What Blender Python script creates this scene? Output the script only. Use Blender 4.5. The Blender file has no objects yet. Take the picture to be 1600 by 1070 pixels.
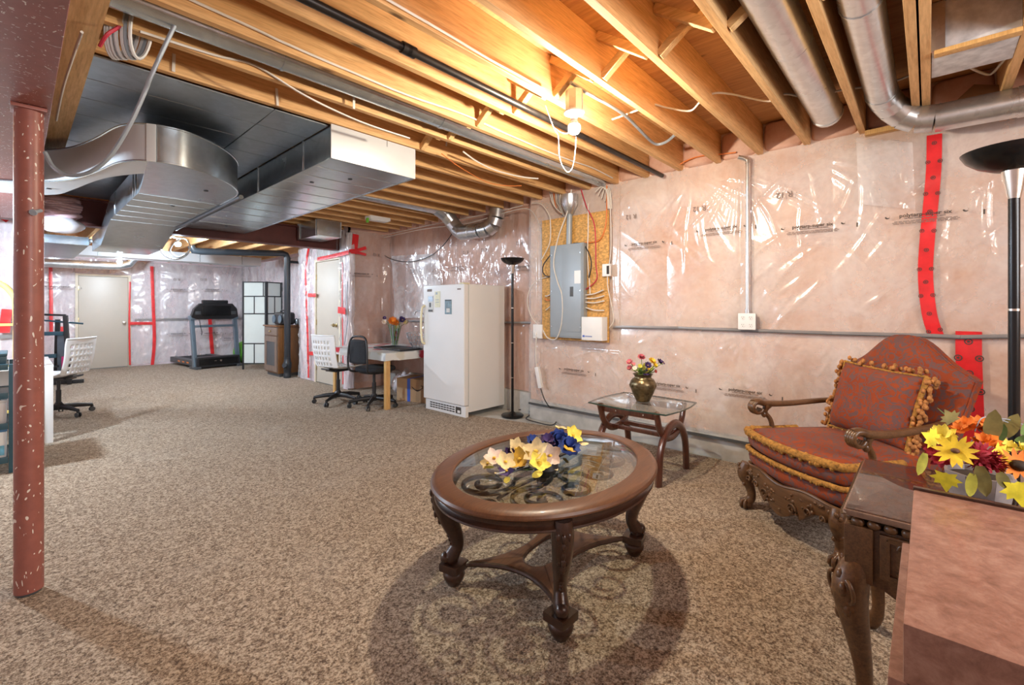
import bpy, bmesh, math, random
from mathutils import Vector, Matrix, noise
from math import sin, cos, pi, radians, atan2, sqrt
random.seed(7)
scene = bpy.context.scene
COL = scene.collection

# ------------------------------------------------------------------ camera
cam = bpy.data.objects.new('camera', bpy.data.cameras.new('camera'))
COL.objects.link(cam)
cam.location = (0, 0, 1.25)
cam.rotation_euler = (radians(90), 0, -atan2(.7373, .6756))
cam.data.sensor_width = 36
cam.data.lens = 710 / 1600 * 36
cam.data.shift_y = -55 / 1600
cam.data.clip_start = .02
scene.camera = cam

# ------------------------------------------------------------------ light and exposure
scene.view_settings.view_transform = 'Standard'
scene.view_settings.look = 'None'
scene.view_settings.gamma = 1
scene.view_settings.use_curve_mapping = False
scene.view_settings.exposure = 0.0
scene.cycles.max_bounces = 7
scene.cycles.diffuse_bounces = 4
scene.cycles.glossy_bounces = 4
scene.cycles.transparent_max_bounces = 12
scene.cycles.caustics_reflective = False
scene.cycles.caustics_refractive = False
scene.cycles.sample_clamp_indirect = 6
W = bpy.data.worlds.new('world'); scene.world = W; W.use_nodes = True
W.node_tree.nodes['Background'].inputs[0].default_value = (.8, .9, 1, 1)
W.node_tree.nodes['Background'].inputs[1].default_value = .3
BULB_NEAR, BULB_MID, BULB_FAR = 2900, 4200, 2400       # emission of the bare bulbs seen in the picture
def lamp(name, kind, loc, power, col, size, rot=(0, 0, 0)):
    d = bpy.data.lights.new(name, kind); d.energy = power; d.color = col
    if kind == 'AREA':
        d.shape = 'RECTANGLE'; d.size, d.size_y = size
    else:
        d.shadow_soft_size = size
    o = bpy.data.objects.new(name, d); COL.objects.link(o); o.location = loc; o.rotation_euler = rot
    return o
# a bulb left of the frame, then two fill lights added behind the camera
lamp('bulb_left_of_frame', 'POINT', (-.75, 5.15, 2.02), 310, (.68, .84, 1), .05)
lamp('warm_fill_behind_camera', 'POINT', (.9, -1.3, 2.1), 36, (1, .90, .78), .06)  # added warm fill for the near joists and floor, no known fixture
lamp('soft_area_fill', 'AREA', (1.3, -2.1, 1.8), 85, (.93, .96, 1), (1.6, 1.0), (radians(84), 0, radians(8)))  # added broad soft fill, not an actual window

# ------------------------------------------------------------------ mesh builder
class G:
    def __init__(s): s.v = []; s.f = []
    def add(s, vs, fs):
        o = len(s.v); s.v += [tuple(p) for p in vs]; s.f += [tuple(i + o for i in q) for q in fs]; return s
    def box(s, x0, x1, y0, y1, z0, z1, M=None):
        vs = [Vector((x, y, z)) for z in (z0, z1) for y in (y0, y1) for x in (x0, x1)]
        if M: vs = [M @ p for p in vs]
        return s.add(vs, [(0, 2, 3, 1), (4, 5, 7, 6), (0, 1, 5, 4), (2, 6, 7, 3), (0, 4, 6, 2), (1, 3, 7, 5)])
    def bar(s, a, b, w, h, up=(0, 0, 1)):
        a, b = Vector(a), Vector(b); d = b - a; L = d.length; d.normalize(); up = Vector(up)
        if abs(d.dot(up)) > .98: up = Vector((1, 0, 0))
        x = d.cross(up).normalized(); z = x.cross(d)
        M = Matrix((x, d, z)).transposed().to_4x4(); M.translation = a
        return s.box(-w / 2, w / 2, 0, L, -h / 2, h / 2, M)
    def tube(s, pts, r, n=8, closed=False, flat=1, up=None, caps=True):
        pts = [Vector(p) for p in pts]; m = len(pts)
        rs = list(r) if hasattr(r, '__len__') else [r] * m
        vs = []; fs = []; nrm = None
        for i, p in enumerate(pts):
            if closed: t = pts[(i + 1) % m] - pts[i - 1]
            else: t = pts[min(i + 1, m - 1)] - pts[max(i - 1, 0)]
            t.normalize()
            if nrm is None:
                q = Vector(up) if up else (Vector((0, 0, 1)) if abs(t.z) < .9 else Vector((1, 0, 0)))
                nrm = (q - t * q.dot(t)).normalized()
            else:
                q = nrm - t * nrm.dot(t)
                nrm = q.normalized() if q.length > 1e-6 else nrm
            b = t.cross(nrm)
            for k in range(n):
                a = 2 * pi * k / n
                vs.append(p + nrm * (cos(a) * rs[i]) + b * (sin(a) * rs[i] * flat))
        for i in range(m if closed else m - 1):
            j = (i + 1) % m
            for k in range(n):
                l = (k + 1) % n
                fs.append((i * n + k, i * n + l, j * n + l, j * n + k))
        if not closed and caps:
            fs.append(tuple(range(n))[::-1]); fs.append(tuple((m - 1) * n + k for k in range(n)))
        return s.add(vs, fs)
    def lathe(s, prof, c=(0, 0, 0), n=24, M=None, sx=1, sy=1, caps=True):
        vs = []; fs = []; m = len(prof)
        for (r, z) in prof:
            for k in range(n):
                a = 2 * pi * k / n; p = Vector((r * cos(a) * sx, r * sin(a) * sy, z))
                if M: p = M @ p
                vs.append(p + Vector(c).to_3d())
        for i in range(m - 1):
            for k in range(n):
                l = (k + 1) % n
                fs.append((i * n + k, i * n + l, (i + 1) * n + l, (i + 1) * n + k))
        if caps:
            fs.append(tuple(range(n))[::-1]); fs.append(tuple((m - 1) * n + k for k in range(n)))
        return s.add(vs, fs)
    def prism(s, poly, z0, z1, M=None):
        n = len(poly)
        vs = [Vector((p[0], p[1], z)) for z in (z0, z1) for p in poly]
        if M: vs = [M @ p for p in vs]
        return s.add(vs, [tuple(range(n))[::-1], tuple(range(n, 2 * n))] + [(i, (i + 1) % n, n + (i + 1) % n, n + i) for i in range(n)])
    def ell(s, c, a, b, cc, n=10, m=6, e1=1, e2=1, M=None):
        P = lambda w, e: math.copysign(abs(w) ** e, w)
        vs = []; fs = []
        for i in range(m + 1):
            ph = -pi / 2 + pi * i / m
            for k in range(n):
                t = 2 * pi * k / n
                p = Vector((a * P(cos(ph), e1) * P(cos(t), e2), b * P(cos(ph), e1) * P(sin(t), e2), cc * P(sin(ph), e1)))
                if M: p = M @ p
                vs.append(p + Vector(c).to_3d())
        for i in range(m):
            for k in range(n):
                l = (k + 1) % n
                fs.append((i * n + k, i * n + l, (i + 1) * n + l, (i + 1) * n + k))
        return s.add(vs, fs)
    def grid(s, fn, nu, nv, wrap=False, skip=None):
        vs = [fn(i / nu, j / nv) for j in range(nv + 1) for i in range(nu + (0 if wrap else 1))]
        w = nu if wrap else nu + 1; fs = []
        for j in range(nv):
            for i in range(nu):
                if skip and skip(i, j): continue
                k = (i + 1) % w
                fs.append((j * w + i, j * w + k, (j + 1) * w + k, (j + 1) * w + i))
        return s.add(vs, fs)
    def build(s, name, m, parent=None, bevel=0, smooth=40, world=False, seg=2, fix=True, solid=0, loc=None):
        me = bpy.data.meshes.new(name)
        vs = s.v
        o = bpy.data.objects.new(name, me)
        if parent is not None:
            o.parent = parent
            if world:
                off = Vector(); q = parent
                while q is not None: off += q.location; q = q.parent
                vs = [Vector(p) - off for p in vs]
        elif loc is None:
            xs, ys, zs = zip(*vs)
            c = Vector(((min(xs) + max(xs)) / 2, (min(ys) + max(ys)) / 2, min(zs)))
            o.location = c; vs = [Vector(p) - c for p in vs]
        else:
            o.location = loc
        me.from_pydata(vs, [], s.f)
        if bevel or fix:
            bm = bmesh.new(); bm.from_mesh(me)
            if fix: bmesh.ops.remove_doubles(bm, verts=bm.verts, dist=1e-5); bmesh.ops.recalc_face_normals(bm, faces=bm.faces)
            if bevel:
                ed = [e for e in bm.edges if len(e.link_faces) == 2 and e.calc_face_angle(0) > radians(35)]
                bmesh.ops.bevel(bm, geom=ed, offset=bevel, segments=seg, profile=.7, affect='EDGES', clamp_overlap=True)
            bm.to_mesh(me); bm.free()
        if smooth:
            me.polygons.foreach_set('use_smooth', [True] * len(me.polygons))
            me.set_sharp_from_angle(angle=radians(smooth))
        me.materials.append(m)
        COL.objects.link(o)
        if solid:
            md = o.modifiers.new('thickness', 'SOLIDIFY'); md.thickness = solid; md.offset = 0
        return o

def tag(o, label=None, cat=None, group=None, kind=None):
    if label: o['label'] = label
    if cat: o['category'] = cat
    if group: o['group'] = group
    if kind: o['kind'] = kind
    return o
def thing(name, label, cat, loc=(0, 0, 0), rz=0, group=None):
    o = bpy.data.objects.new(name, None); COL.objects.link(o)
    o.empty_display_size = .05; o.location = loc; o.rotation_euler = (0, 0, rz)
    return tag(o, label, cat, group)
def dup(o, parent=None):
    c = o.copy(); COL.objects.link(c)
    if parent is not None: c.parent = parent
    for ch in list(o.children): dup(ch, c)
    return c
def shared(o, parent, loc=None):            # another piece that shares the mesh of o
    c = o.copy(); COL.objects.link(c); c.parent = parent
    if loc is not None: c.location = loc
    return c
def spline(pts, k=6, closed=False):
    P = [Vector(p) for p in pts]; out = []; n = len(P)
    for i in range(n if closed else n - 1):
        if closed: a, b, c, d = P[i - 1], P[i], P[(i + 1) % n], P[(i + 2) % n]
        else: a, b, c, d = P[max(i - 1, 0)], P[i], P[i + 1], P[min(i + 2, n - 1)]
        for j in range(k):
            t = j / k
            out.append(.5 * ((2 * b) + (c - a) * t + (2 * a - 5 * b + 4 * c - d) * t * t + (3 * b - a - 3 * c + d) * t ** 3))
    if not closed: out.append(P[-1])
    return out
# a sight line of the survey photograph met with a real plane (gives true positions on walls, joists, floor)
def ray(px, py):
    a = (px - 800) / 710
    return Vector((.7373 + .6756 * a, .6756 - .7373 * a, (480 - py) / 710))
EYE = Vector((0, 0, 1.25))
def onx(px, py, X): r = ray(px, py); return EYE + r * (X / r.x)
def ony(px, py, Y): r = ray(px, py); return EYE + r * (Y / r.y)
def onz(px, py, Z): r = ray(px, py); return EYE + r * ((Z - 1.25) / r.z)
def atd(px, py, d): return EYE + ray(px, py) * d
def nz(x, y=0, z=0): return noise.noise(Vector((x, y, z)))

# ------------------------------------------------------------------ materials
def new_mat(name):
    m = bpy.data.materials.new(name); m.use_nodes = True
    nt = m.node_tree; b = nt.nodes['Principled BSDF']
    return m, nt, b
def lnk(nt, a, b): nt.links.new(a, b)
def coords(nt, scale=(1, 1, 1), rot=(0, 0, 0), src='Object'):
    t = nt.nodes.new('ShaderNodeTexCoord'); mp = nt.nodes.new('ShaderNodeMapping')
    mp.inputs['Scale'].default_value = scale; mp.inputs['Rotation'].default_value = rot
    lnk(nt, t.outputs[src], mp.inputs[0]); return mp.outputs[0]
def noise_n(nt, vec, scale, detail=4, rough=.55, dist=0):
    n = nt.nodes.new('ShaderNodeTexNoise'); n.inputs['Scale'].default_value = scale; n.inputs['Detail'].default_value = detail
    n.inputs['Roughness'].default_value = rough; n.inputs['Distortion'].default_value = dist
    if vec: lnk(nt, vec, n.inputs['Vector'])
    return n.outputs['Fac']
def ramp(nt, fac, stops, interp='LINEAR'):
    r = nt.nodes.new('ShaderNodeValToRGB'); r.color_ramp.interpolation = interp
    e = r.color_ramp.elements
    while len(e) < len(stops): e.new(.5)
    for k, (p, c) in enumerate(stops):
        e[k].position = p; e[k].color = (*c, 1) if len(c) == 3 else c
    lnk(nt, fac, r.inputs[0]); return r.outputs[0]
def mixc(nt, fac, a, b, mode='MIX'):
    m = nt.nodes.new('ShaderNodeMix'); m.data_type = 'RGBA'; m.blend_type = mode
    for s, v in ((0, fac), (6, a), (7, b)):
        if hasattr(v, 'links'): lnk(nt, v, m.inputs[s])
        elif s == 0: m.inputs[0].default_value = v
        else: m.inputs[s].default_value = (*v, 1)
    return m.outputs[2]
def bump(nt, b, h, strength=.3, dist=.01, inp='Normal'):
    n = nt.nodes.new('ShaderNodeBump'); n.inputs['Strength'].default_value = strength; n.inputs['Distance'].default_value = dist
    lnk(nt, h, n.inputs['Height']); lnk(nt, n.outputs[0], b.inputs[inp]); return n
def pbr(name, c, rough=.5, metal=0, var=.12, scale=8, bmp=0, coat=0, stretch=(1, 1, 1), spec=.5):
    m, nt, b = new_mat(name)
    v = coords(nt, stretch); f = noise_n(nt, v, scale)
    lo = tuple(x * (1 - var) for x in c); hi = tuple(min(1, x * (1 + var)) for x in c)
    lnk(nt, ramp(nt, f, [(.3, lo), (.7, hi)]), b.inputs['Base Color'])
    b.inputs['Roughness'].default_value = rough; b.inputs['Metallic'].default_value = metal
    b.inputs['Coat Weight'].default_value = coat; b.inputs['Coat Roughness'].default_value = .12
    b.inputs['Specular IOR Level'].default_value = spec
    if bmp: bump(nt, b, f, bmp, .004)
    return m
def wood(name, dark, light, axis=0, scale=6, rough=.5, coat=0, knots=False, fine=14, src='Object'):
    m, nt, b = new_mat(name)
    st = [9, 9, 9]; st[axis] = .7
    v = coords(nt, st, src=src)
    f = noise_n(nt, v, scale, 6, .6, .6)
    g = noise_n(nt, v, scale * 4, 3, .6)
    oi = nt.nodes.new('ShaderNodeObjectInfo'); rm = nt.nodes.new('ShaderNodeMath'); rm.operation = 'MULTIPLY'; rm.inputs[1].default_value = 40; lnk(nt, oi.outputs['Random'], rm.inputs[0])
    for q in (f, g):
        q.node.noise_dimensions = '4D'; lnk(nt, rm.outputs[0], q.node.inputs['W'])
    c = ramp(nt, f, [(.28, dark), (.5, tuple((x + y) / 2 for x, y in zip(dark, light))), (.72, light)])
    c = mixc(nt, .35, c, ramp(nt, g, [(.3, tuple(x * .55 for x in dark)), (.6, light)]), 'MIX')
    if knots:
        vo = nt.nodes.new('ShaderNodeTexVoronoi'); st2 = [5, 5, 5]; st2[axis] = 1.6
        lnk(nt, coords(nt, st2), vo.inputs['Vector']); vo.inputs['Scale'].default_value = .9
        k = ramp(nt, vo.outputs['Distance'], [(.03, (1, 1, 1)), (.075, (0, 0, 0))])
        c = mixc(nt, k, c, tuple(x * .3 for x in dark))
    lnk(nt, c, b.inputs['Base Color'])
    b.inputs['Roughness'].default_value = rough; b.inputs['Coat Weight'].default_value = coat; b.inputs['Coat Roughness'].default_value = .1
    bump(nt, b, g, .12, .002)
    return m
def galv(name, c=(.58, .65, .70), rough=.24, scale=26, streak=(1, 1, 1), metal=.92):
    m, nt, b = new_mat(name)
    vo = nt.nodes.new('ShaderNodeTexVoronoi'); vo.inputs['Scale'].default_value = scale
    v = coords(nt, streak); lnk(nt, v, vo.inputs['Vector'])
    n = noise_n(nt, v, 3.5, 4)
    s = nt.nodes.new('ShaderNodeSeparateColor'); lnk(nt, vo.outputs['Color'], s.inputs[0])
    c1 = ramp(nt, s.outputs[0], [(0, tuple(x * .88 for x in c)), (1, tuple(min(1, x * 1.08) for x in c))])
    c1 = mixc(nt, .3, c1, ramp(nt, n, [(.3, tuple(x * .7 for x in c)), (.7, tuple(min(1, x * 1.1) for x in c))]))
    lnk(nt, c1, b.inputs['Base Color'])
    r = nt.nodes.new('ShaderNodeMapRange'); r.inputs[3].default_value = rough * .8; r.inputs[4].default_value = rough * 1.3
    lnk(nt, n, r.inputs[0]); lnk(nt, r.outputs[0], b.inputs['Roughness'])
    b.inputs['Metallic'].default_value = metal
    bump(nt, b, n, .12, .01)
    return m
def emit(name, c, s):
    m, nt, b = new_mat(name)
    b.inputs['Emission Color'].default_value = (*c, 1); b.inputs['Emission Strength'].default_value = s
    b.inputs['Base Color'].default_value = (1, 1, 1, 1); return m
def glass_mat(name, tint=(.93, .97, .95), fac=.12, rough=.01):
    m, nt, b = new_mat(name); out = nt.nodes['Material Output']
    tr = nt.nodes.new('ShaderNodeBsdfTransparent'); tr.inputs[0].default_value = (*tint, 1)
    gl = nt.nodes.new('ShaderNodeBsdfGlossy'); gl.inputs['Roughness'].default_value = rough
    fr = nt.nodes.new('ShaderNodeLayerWeight'); fr.inputs[0].default_value = .5
    pw = nt.nodes.new('ShaderNodeMath'); pw.operation = 'POWER'; pw.inputs[1].default_value = 3.2; lnk(nt, fr.outputs['Facing'], pw.inputs[0])
    mx = nt.nodes.new('ShaderNodeMixShader')
    ad = nt.nodes.new('ShaderNodeMath'); ad.operation = 'MULTIPLY_ADD'; ad.inputs[1].default_value = .55; ad.inputs[2].default_value = fac * .3
    lnk(nt, pw.outputs[0], ad.inputs[0]); lnk(nt, ad.outputs[0], mx.inputs[0])
    lnk(nt, tr.outputs[0], mx.inputs[1]); lnk(nt, gl.outputs[0], mx.inputs[2]); lnk(nt, mx.outputs[0], out.inputs[0])
    return m
def film_mat(name, haze=.12, scale=(1, 1, 1), strength=.5, gloss=.16):
    # clear polyethylene: mostly see-through, a little milky, with a wrinkled shine
    m, nt, b = new_mat(name); out = nt.nodes['Material Output']
    v = coords(nt, scale)
    n1 = noise_n(nt, v, 2.6, 5, .6, .35); n2 = noise_n(nt, v, 13, 3, .6, 1.2)
    ad = nt.nodes.new('ShaderNodeMath'); ad.operation = 'MULTIPLY_ADD'; ad.inputs[1].default_value = .06; lnk(nt, n2, ad.inputs[0]); lnk(nt, n1, ad.inputs[2])
    bp = nt.nodes.new('ShaderNodeBump'); bp.inputs['Strength'].default_value = strength; bp.inputs['Distance'].default_value = .05; lnk(nt, ad.outputs[0], bp.inputs['Height'])
    gl = nt.nodes.new('ShaderNodeBsdfGlossy'); gl.inputs['Roughness'].default_value = .16; lnk(nt, bp.outputs[0], gl.inputs['Normal'])
    di = nt.nodes.new('ShaderNodeBsdfDiffuse'); di.inputs[0].default_value = (.88, .86, .86, 1); lnk(nt, bp.outputs[0], di.inputs['Normal'])
    tr = nt.nodes.new('ShaderNodeBsdfTransparent'); tr.inputs[0].default_value = (.98, .97, .97, 1)
    fr = nt.nodes.new('ShaderNodeLayerWeight'); lnk(nt, bp.outputs[0], fr.inputs['Normal'])
    pw = nt.nodes.new('ShaderNodeMath'); pw.operation = 'POWER'; pw.inputs[1].default_value = 3.5; lnk(nt, fr.outputs['Facing'], pw.inputs[0])
    m1 = nt.nodes.new('ShaderNodeMixShader'); m2 = nt.nodes.new('ShaderNodeMixShader')
    hz = nt.nodes.new('ShaderNodeMapRange'); hz.inputs[1].default_value = .35; hz.inputs[2].default_value = .75; hz.inputs[3].default_value = haze * .35; hz.inputs[4].default_value = haze * 1.9
    lnk(nt, n1, hz.inputs[0]); lnk(nt, hz.outputs[0], m1.inputs[0]); lnk(nt, tr.outputs[0], m1.inputs[1]); lnk(nt, di.outputs[0], m1.inputs[2])
    f2 = nt.nodes.new('ShaderNodeMath'); f2.operation = 'MULTIPLY_ADD'; f2.inputs[1].default_value = .4; f2.inputs[2].default_value = gloss * .4
    lnk(nt, pw.outputs[0], f2.inputs[0]); lnk(nt, f2.outputs[0], m2.inputs[0])
    lnk(nt, m1.outputs[0], m2.inputs[1]); lnk(nt, gl.outputs[0], m2.inputs[2]); lnk(nt, m2.outputs[0], out.inputs[0])
    return m
def insul_mat(name, a, b_, c):
    m, nt, b = new_mat(name)
    v = coords(nt); n1 = noise_n(nt, v, 2.2, 6, .65, .8); n2 = noise_n(nt, v, 26, 4, .7)
    col = ramp(nt, n1, [(.3, a), (.5, b_), (.72, c)])
    col = mixc(nt, .3, col, ramp(nt, n2, [(.3, a), (.7, c)]))
    lnk(nt, col, b.inputs['Base Color']); b.inputs['Roughness'].default_value = .95
    bump(nt, b, n2, .08, .01); return m
def carpet_mat():
    m, nt, b = new_mat('speckled_carpet')
    v = coords(nt); n1 = noise_n(nt, v, 125, 2, .7, .3); n2 = noise_n(nt, v, 50, 2, .5); n3 = noise_n(nt, v, 1.3, 3, .6); n4 = noise_n(nt, v, 260, 1, .5)
    ad = nt.nodes.new('ShaderNodeMath'); ad.operation = 'MULTIPLY_ADD'; ad.inputs[1].default_value = .45; lnk(nt, n2, ad.inputs[0]); lnk(nt, n1, ad.inputs[2])
    col = ramp(nt, ad.outputs[0], [(.52, (.085, .053, .034)), (.63, (.20, .138, .090)), (.74, (.36, .275, .195)), (.86, (.57, .465, .35))])
    col = mixc(nt, ramp(nt, n3, [(.55, (0, 0, 0)), (.8, (.35, .35, .35))]), col, (.42, .36, .30))
    lnk(nt, col, b.inputs['Base Color']); b.inputs['Roughness'].default_value = 1; b.inputs['Specular IOR Level'].default_value = .1
    b.inputs['Sheen Weight'].default_value = .12
    bump(nt, b, ad.outputs[0], .9, .012); return m
def chip_paint(name, base, chip):
    m, nt, b = new_mat(name)
    v = coords(nt, (1, 1, .45), (0, .5, 0)); vo = nt.nodes.new('ShaderNodeTexVoronoi'); vo.inputs['Scale'].default_value = 34; vo.inputs['Randomness'].default_value = 1
    nd = noise_n(nt, coords(nt), 20, 3)
    w = nt.nodes.new('ShaderNodeVectorMath'); w.operation = 'ADD'
    sc = nt.nodes.new('ShaderNodeVectorMath'); sc.operation = 'SCALE'; sc.inputs['Scale'].default_value = .5
    nn = nt.nodes.new('ShaderNodeTexNoise'); nn.inputs['Scale'].default_value = 9; lnk(nt, v, nn.inputs['Vector'])
    lnk(nt, nn.outputs['Color'], sc.inputs[0]); lnk(nt, v, w.inputs[0]); lnk(nt, sc.outputs[0], w.inputs[1])
    lnk(nt, w.outputs[0], vo.inputs['Vector'])
    sep = nt.nodes.new('ShaderNodeSeparateColor'); lnk(nt, vo.outputs['Color'], sep.inputs[0])
    th = nt.nodes.new('ShaderNodeMath'); th.operation = 'MULTIPLY'; lnk(nt, sep.outputs[0], th.inputs[0]); th.inputs[1].default_value = .29
    lt = nt.nodes.new('ShaderNodeMath'); lt.operation = 'LESS_THAN'; lnk(nt, vo.outputs['Distance'], lt.inputs[0]); lnk(nt, th.outputs[0], lt.inputs[1])
    lo = tuple(x * .8 for x in base); c0 = ramp(nt, nd, [(.3, lo), (.7, base)])
    lnk(nt, mixc(nt, lt.outputs[0], c0, chip), b.inputs['Base Color']); b.inputs['Roughness'].default_value = .42
    return m
def brocade_mat(name):
    m, nt, b = new_mat(name)
    v = coords(nt); w = nt.nodes.new('ShaderNodeTexNoise'); w.inputs['Scale'].default_value = 13; w.inputs['Detail'].default_value = 3; w.inputs['Distortion'].default_value = 2.5
    lnk(nt, v, w.inputs['Vector'])
    big = noise_n(nt, v, 5, 3)
    k = ramp(nt, w.outputs['Fac'], [(.43, (0, 0, 0)), (.465, (1, 1, 1)), (.53, (1, 1, 1)), (.565, (0, 0, 0))])
    c = ramp(nt, big, [(.3, (.20, .027, .004)), (.7, (.30, .050, .006))])
    lnk(nt, mixc(nt, k, c, (.125, .06, .056)), b.inputs['Base Color'])
    b.inputs['Roughness'].default_value = .85; b.inputs['Sheen Weight'].default_value = .08; b.inputs['Sheen Tint'].default_value = (1, .5, .3, 1)
    bump(nt, b, noise_n(nt, v, 320, 2), .25, .002); return m

M = dict(
    carpet=carpet_mat(),
    concrete=pbr('concrete', (.50, .49, .46), .9, 0, .18, 7, .3),
    joist=wood('joist_lumber', (.55, .27, .09), (.85, .54, .25), 0, 3.2, .65, 0, True),
    joist_y=wood('joist_lumber_far', (.50, .24, .08), (.78, .48, .21), 1, 3.2, .65, 0, True),
    brace=wood('bridging_lumber', (.55, .29, .10), (.86, .58, .28), 1, 4, .65, 0, False),
    ply=wood('subfloor_plywood', (.48, .23, .08), (.74, .43, .18), 1, 1.6, .75, 0, True),
    osb=pbr('panel_plywood', (.60, .33, .095), .65, 0, .38, 38, .2, stretch=(1, 1, 1.6)),
    steel=chip_paint('red_oxide_steel', (.31, .105, .082), (.72, .66, .60)),
    steel_plain=pbr('beam_primer', (.115, .028, .022), .55, 0, .2, 5),
    galv=galv('galvanised_sheet'), galv_dark=galv('galvanised_dull', (.36, .42, .47), .34), galv_round=galv('galvanised_pipe', (.66, .69, .71), .28, 34),
    galv_white=pbr('chalky_sheet', (.69, .71, .72), .45, .25, .06, 3),
    insul=insul_mat('pink_insulation', (.62, .36, .25), (.73, .50, .38), (.86, .71, .59)),
    insul_b=insul_mat('pink_insulation_deep', (.58, .30, .21), (.70, .43, .33), (.80, .58, .48)),
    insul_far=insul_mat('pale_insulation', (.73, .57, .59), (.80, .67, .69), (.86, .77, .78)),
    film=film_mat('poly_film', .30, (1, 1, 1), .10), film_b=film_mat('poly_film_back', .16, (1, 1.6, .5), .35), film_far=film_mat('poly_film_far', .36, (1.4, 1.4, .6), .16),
    seam=pbr('grey_strap', (.27, .255, .25), .35, .2, .1, 9),
    tape=pbr('red_sheathing_tape', (.72, .025, .030), .3, 0, .18, 9, .2, .3),
    ink=pbr('print_ink', (.055, .045, .04), .7, 0, 0), ink_soft=pbr('print_ink_faded', (.20, .15, .13), .7, 0, 0),
    door=pbr('beige_door_paint', (.54, .48, .40), .4, 0, .04, 2), jamb=pbr('raw_jamb', (.70, .62, .48), .6, 0, .08, 5),
    brass=pbr('aged_brass', (.55, .42, .20), .3, .9, .15, 12), nickel=pbr('brushed_nickel', (.72, .68, .62), .25, 1, .08, 30),
    white=pbr('white_plastic', (.80, .80, .79), .4, 0, .03, 5), fridge=pbr('fridge_enamel', (.78, .785, .78), .22, 0, .02, 2, 0, .3), yellowed=pbr('yellowed_plastic', (.78, .70, .46), .4, 0, .06, 9),
    black=pbr('black_plastic', (.018, .018, .020), .4, 0, .1, 9), black_metal=pbr('black_enamel', (.012, .012, .013), .25, .3, .1, 9), blackfab=pbr('black_fabric', (.014, .016, .020), .9, 0, .25, 60, .3), grey=pbr('grey_panel_paint', (.30, .34, .37), .4, .15, .05, 4),
    dkgrey=pbr('dark_grey', (.07, .075, .08), .5, 0, .1, 9), steelblue=pbr('blue_grey_metal', (.16, .22, .27), .35, .5, .1, 8), teal=pbr('dark_teal', (.02, .075, .11), .45, 0, .1, 8),
    abs=pbr('black_abs_pipe', (.016, .02, .024), .3, 0, .12, 10), cable_w=pbr('white_cable', (.72, .68, .62), .5, 0, .05, 9), cable_k=pbr('black_cable', (.02, .02, .022), .5, 0, .1, 9), cable_o=pbr('orange_cable', (.75, .22, .05), .5, 0, .08, 9), cable_g=pbr('grey_cable', (.32, .37, .42), .4, .2, .1, 9), cable_r=pbr('red_cable', (.55, .04, .07), .5, 0, .08, 9),
    walnut=wood('dark_walnut', (.014, .0055, .0035), (.060, .024, .013), 0, 5, .32, .3), top=wood('brown_veneer', (.062, .023, .010), (.140, .056, .022), 0, 4, .40, .08), cherry=wood('cherry_bentwood', (.035, .009, .005), (.13, .038, .02), 2, 4, .28, .5), oldwood=wood('carved_oak', (.045, .020, .009), (.175, .083, .032), 0, 5, .36, .15), tabletop=wood('end_table_veneer', (.13, .072, .048), (.24, .145, .10), 0, 3, .22, .5),
    pine=wood('pine_leg', (.55, .28, .08), (.75, .46, .17), 2, 4, .5), cab=wood('cabinet_brown', (.10, .035, .01), (.24, .10, .03), 2, 4, .35, .3), cabfront=wood('cabinet_grey_brown', (.13, .085, .065), (.24, .17, .13), 2, 4, .5),
    iron=pbr('bronze_iron', (.035, .03, .028), .38, .7, .3, 12), glass=glass_mat('clear_glass'), glass_t=glass_mat('table_glass', (.90, .95, .93), .35),
    bronze=pbr('hammered_bronze', (.20, .155, .085), .33, .85, .5, 34, .6), brocade=brocade_mat('rust_brocade'), gold=pbr('gold_fringe', (.35, .165, .03), .9, 0, .45, 60, .8), tassel=pbr('tassel_yarn', (.40, .17, .05), .9, 0, .4, 40, .6),
    card=pbr('cardboard', (.42, .27, .15), .85, 0, .08, 5), blue=pbr('blue_tape', (.05, .12, .5), .4, 0, .1, 5), green=pbr('bright_green', (.16, .55, .05), .4, 0, .12, 6), yellow=pbr('yellow_tube', (.80, .60, .16), .4, 0, .06, 6),
    pinkins=insul_mat('raw_pink_batt', (.50, .27, .29), (.66, .43, .45), (.80, .64, .66)),
)

# ------------------------------------------------------------------ printing on the vapour barrier
def text_mesh(txt, size):
    c = bpy.data.curves.new('t', 'FONT'); c.body = txt; c.size = size; c.align_x = 'CENTER'; c.resolution_u = 2; c.offset = size * .018
    o = bpy.data.objects.new('t', c); COL.objects.link(o)
    dg = bpy.context.evaluated_depsgraph_get()
    me = bpy.data.meshes.new_from_object(o.evaluated_get(dg))
    vs = [tuple(v.co) for v in me.vertices]; fs = [tuple(p.vertices) for p in me.polygons]
    bpy.data.objects.remove(o); bpy.data.curves.remove(c); bpy.data.meshes.remove(me)
    return vs, fs
TXT = text_mesh('polytarp-super six', .034)
RTX = text_mesh('R 12', .06)
def put(g, vf, P, ux, uy, dx=0, dy=0, s=1):
    vs, fs = vf
    g.add([P + ux * ((x + dx) * s) + uy * ((y + dy) * s) for x, y, z in vs], fs)
def conform(g, off):                                 # lay thin print or tape on the film of the right wall
    g.v = [(3.953 - h_near(3.34 - y, min(2.44, max(.18, z))) - off, y, z) for x, y, z in g.v]
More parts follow.
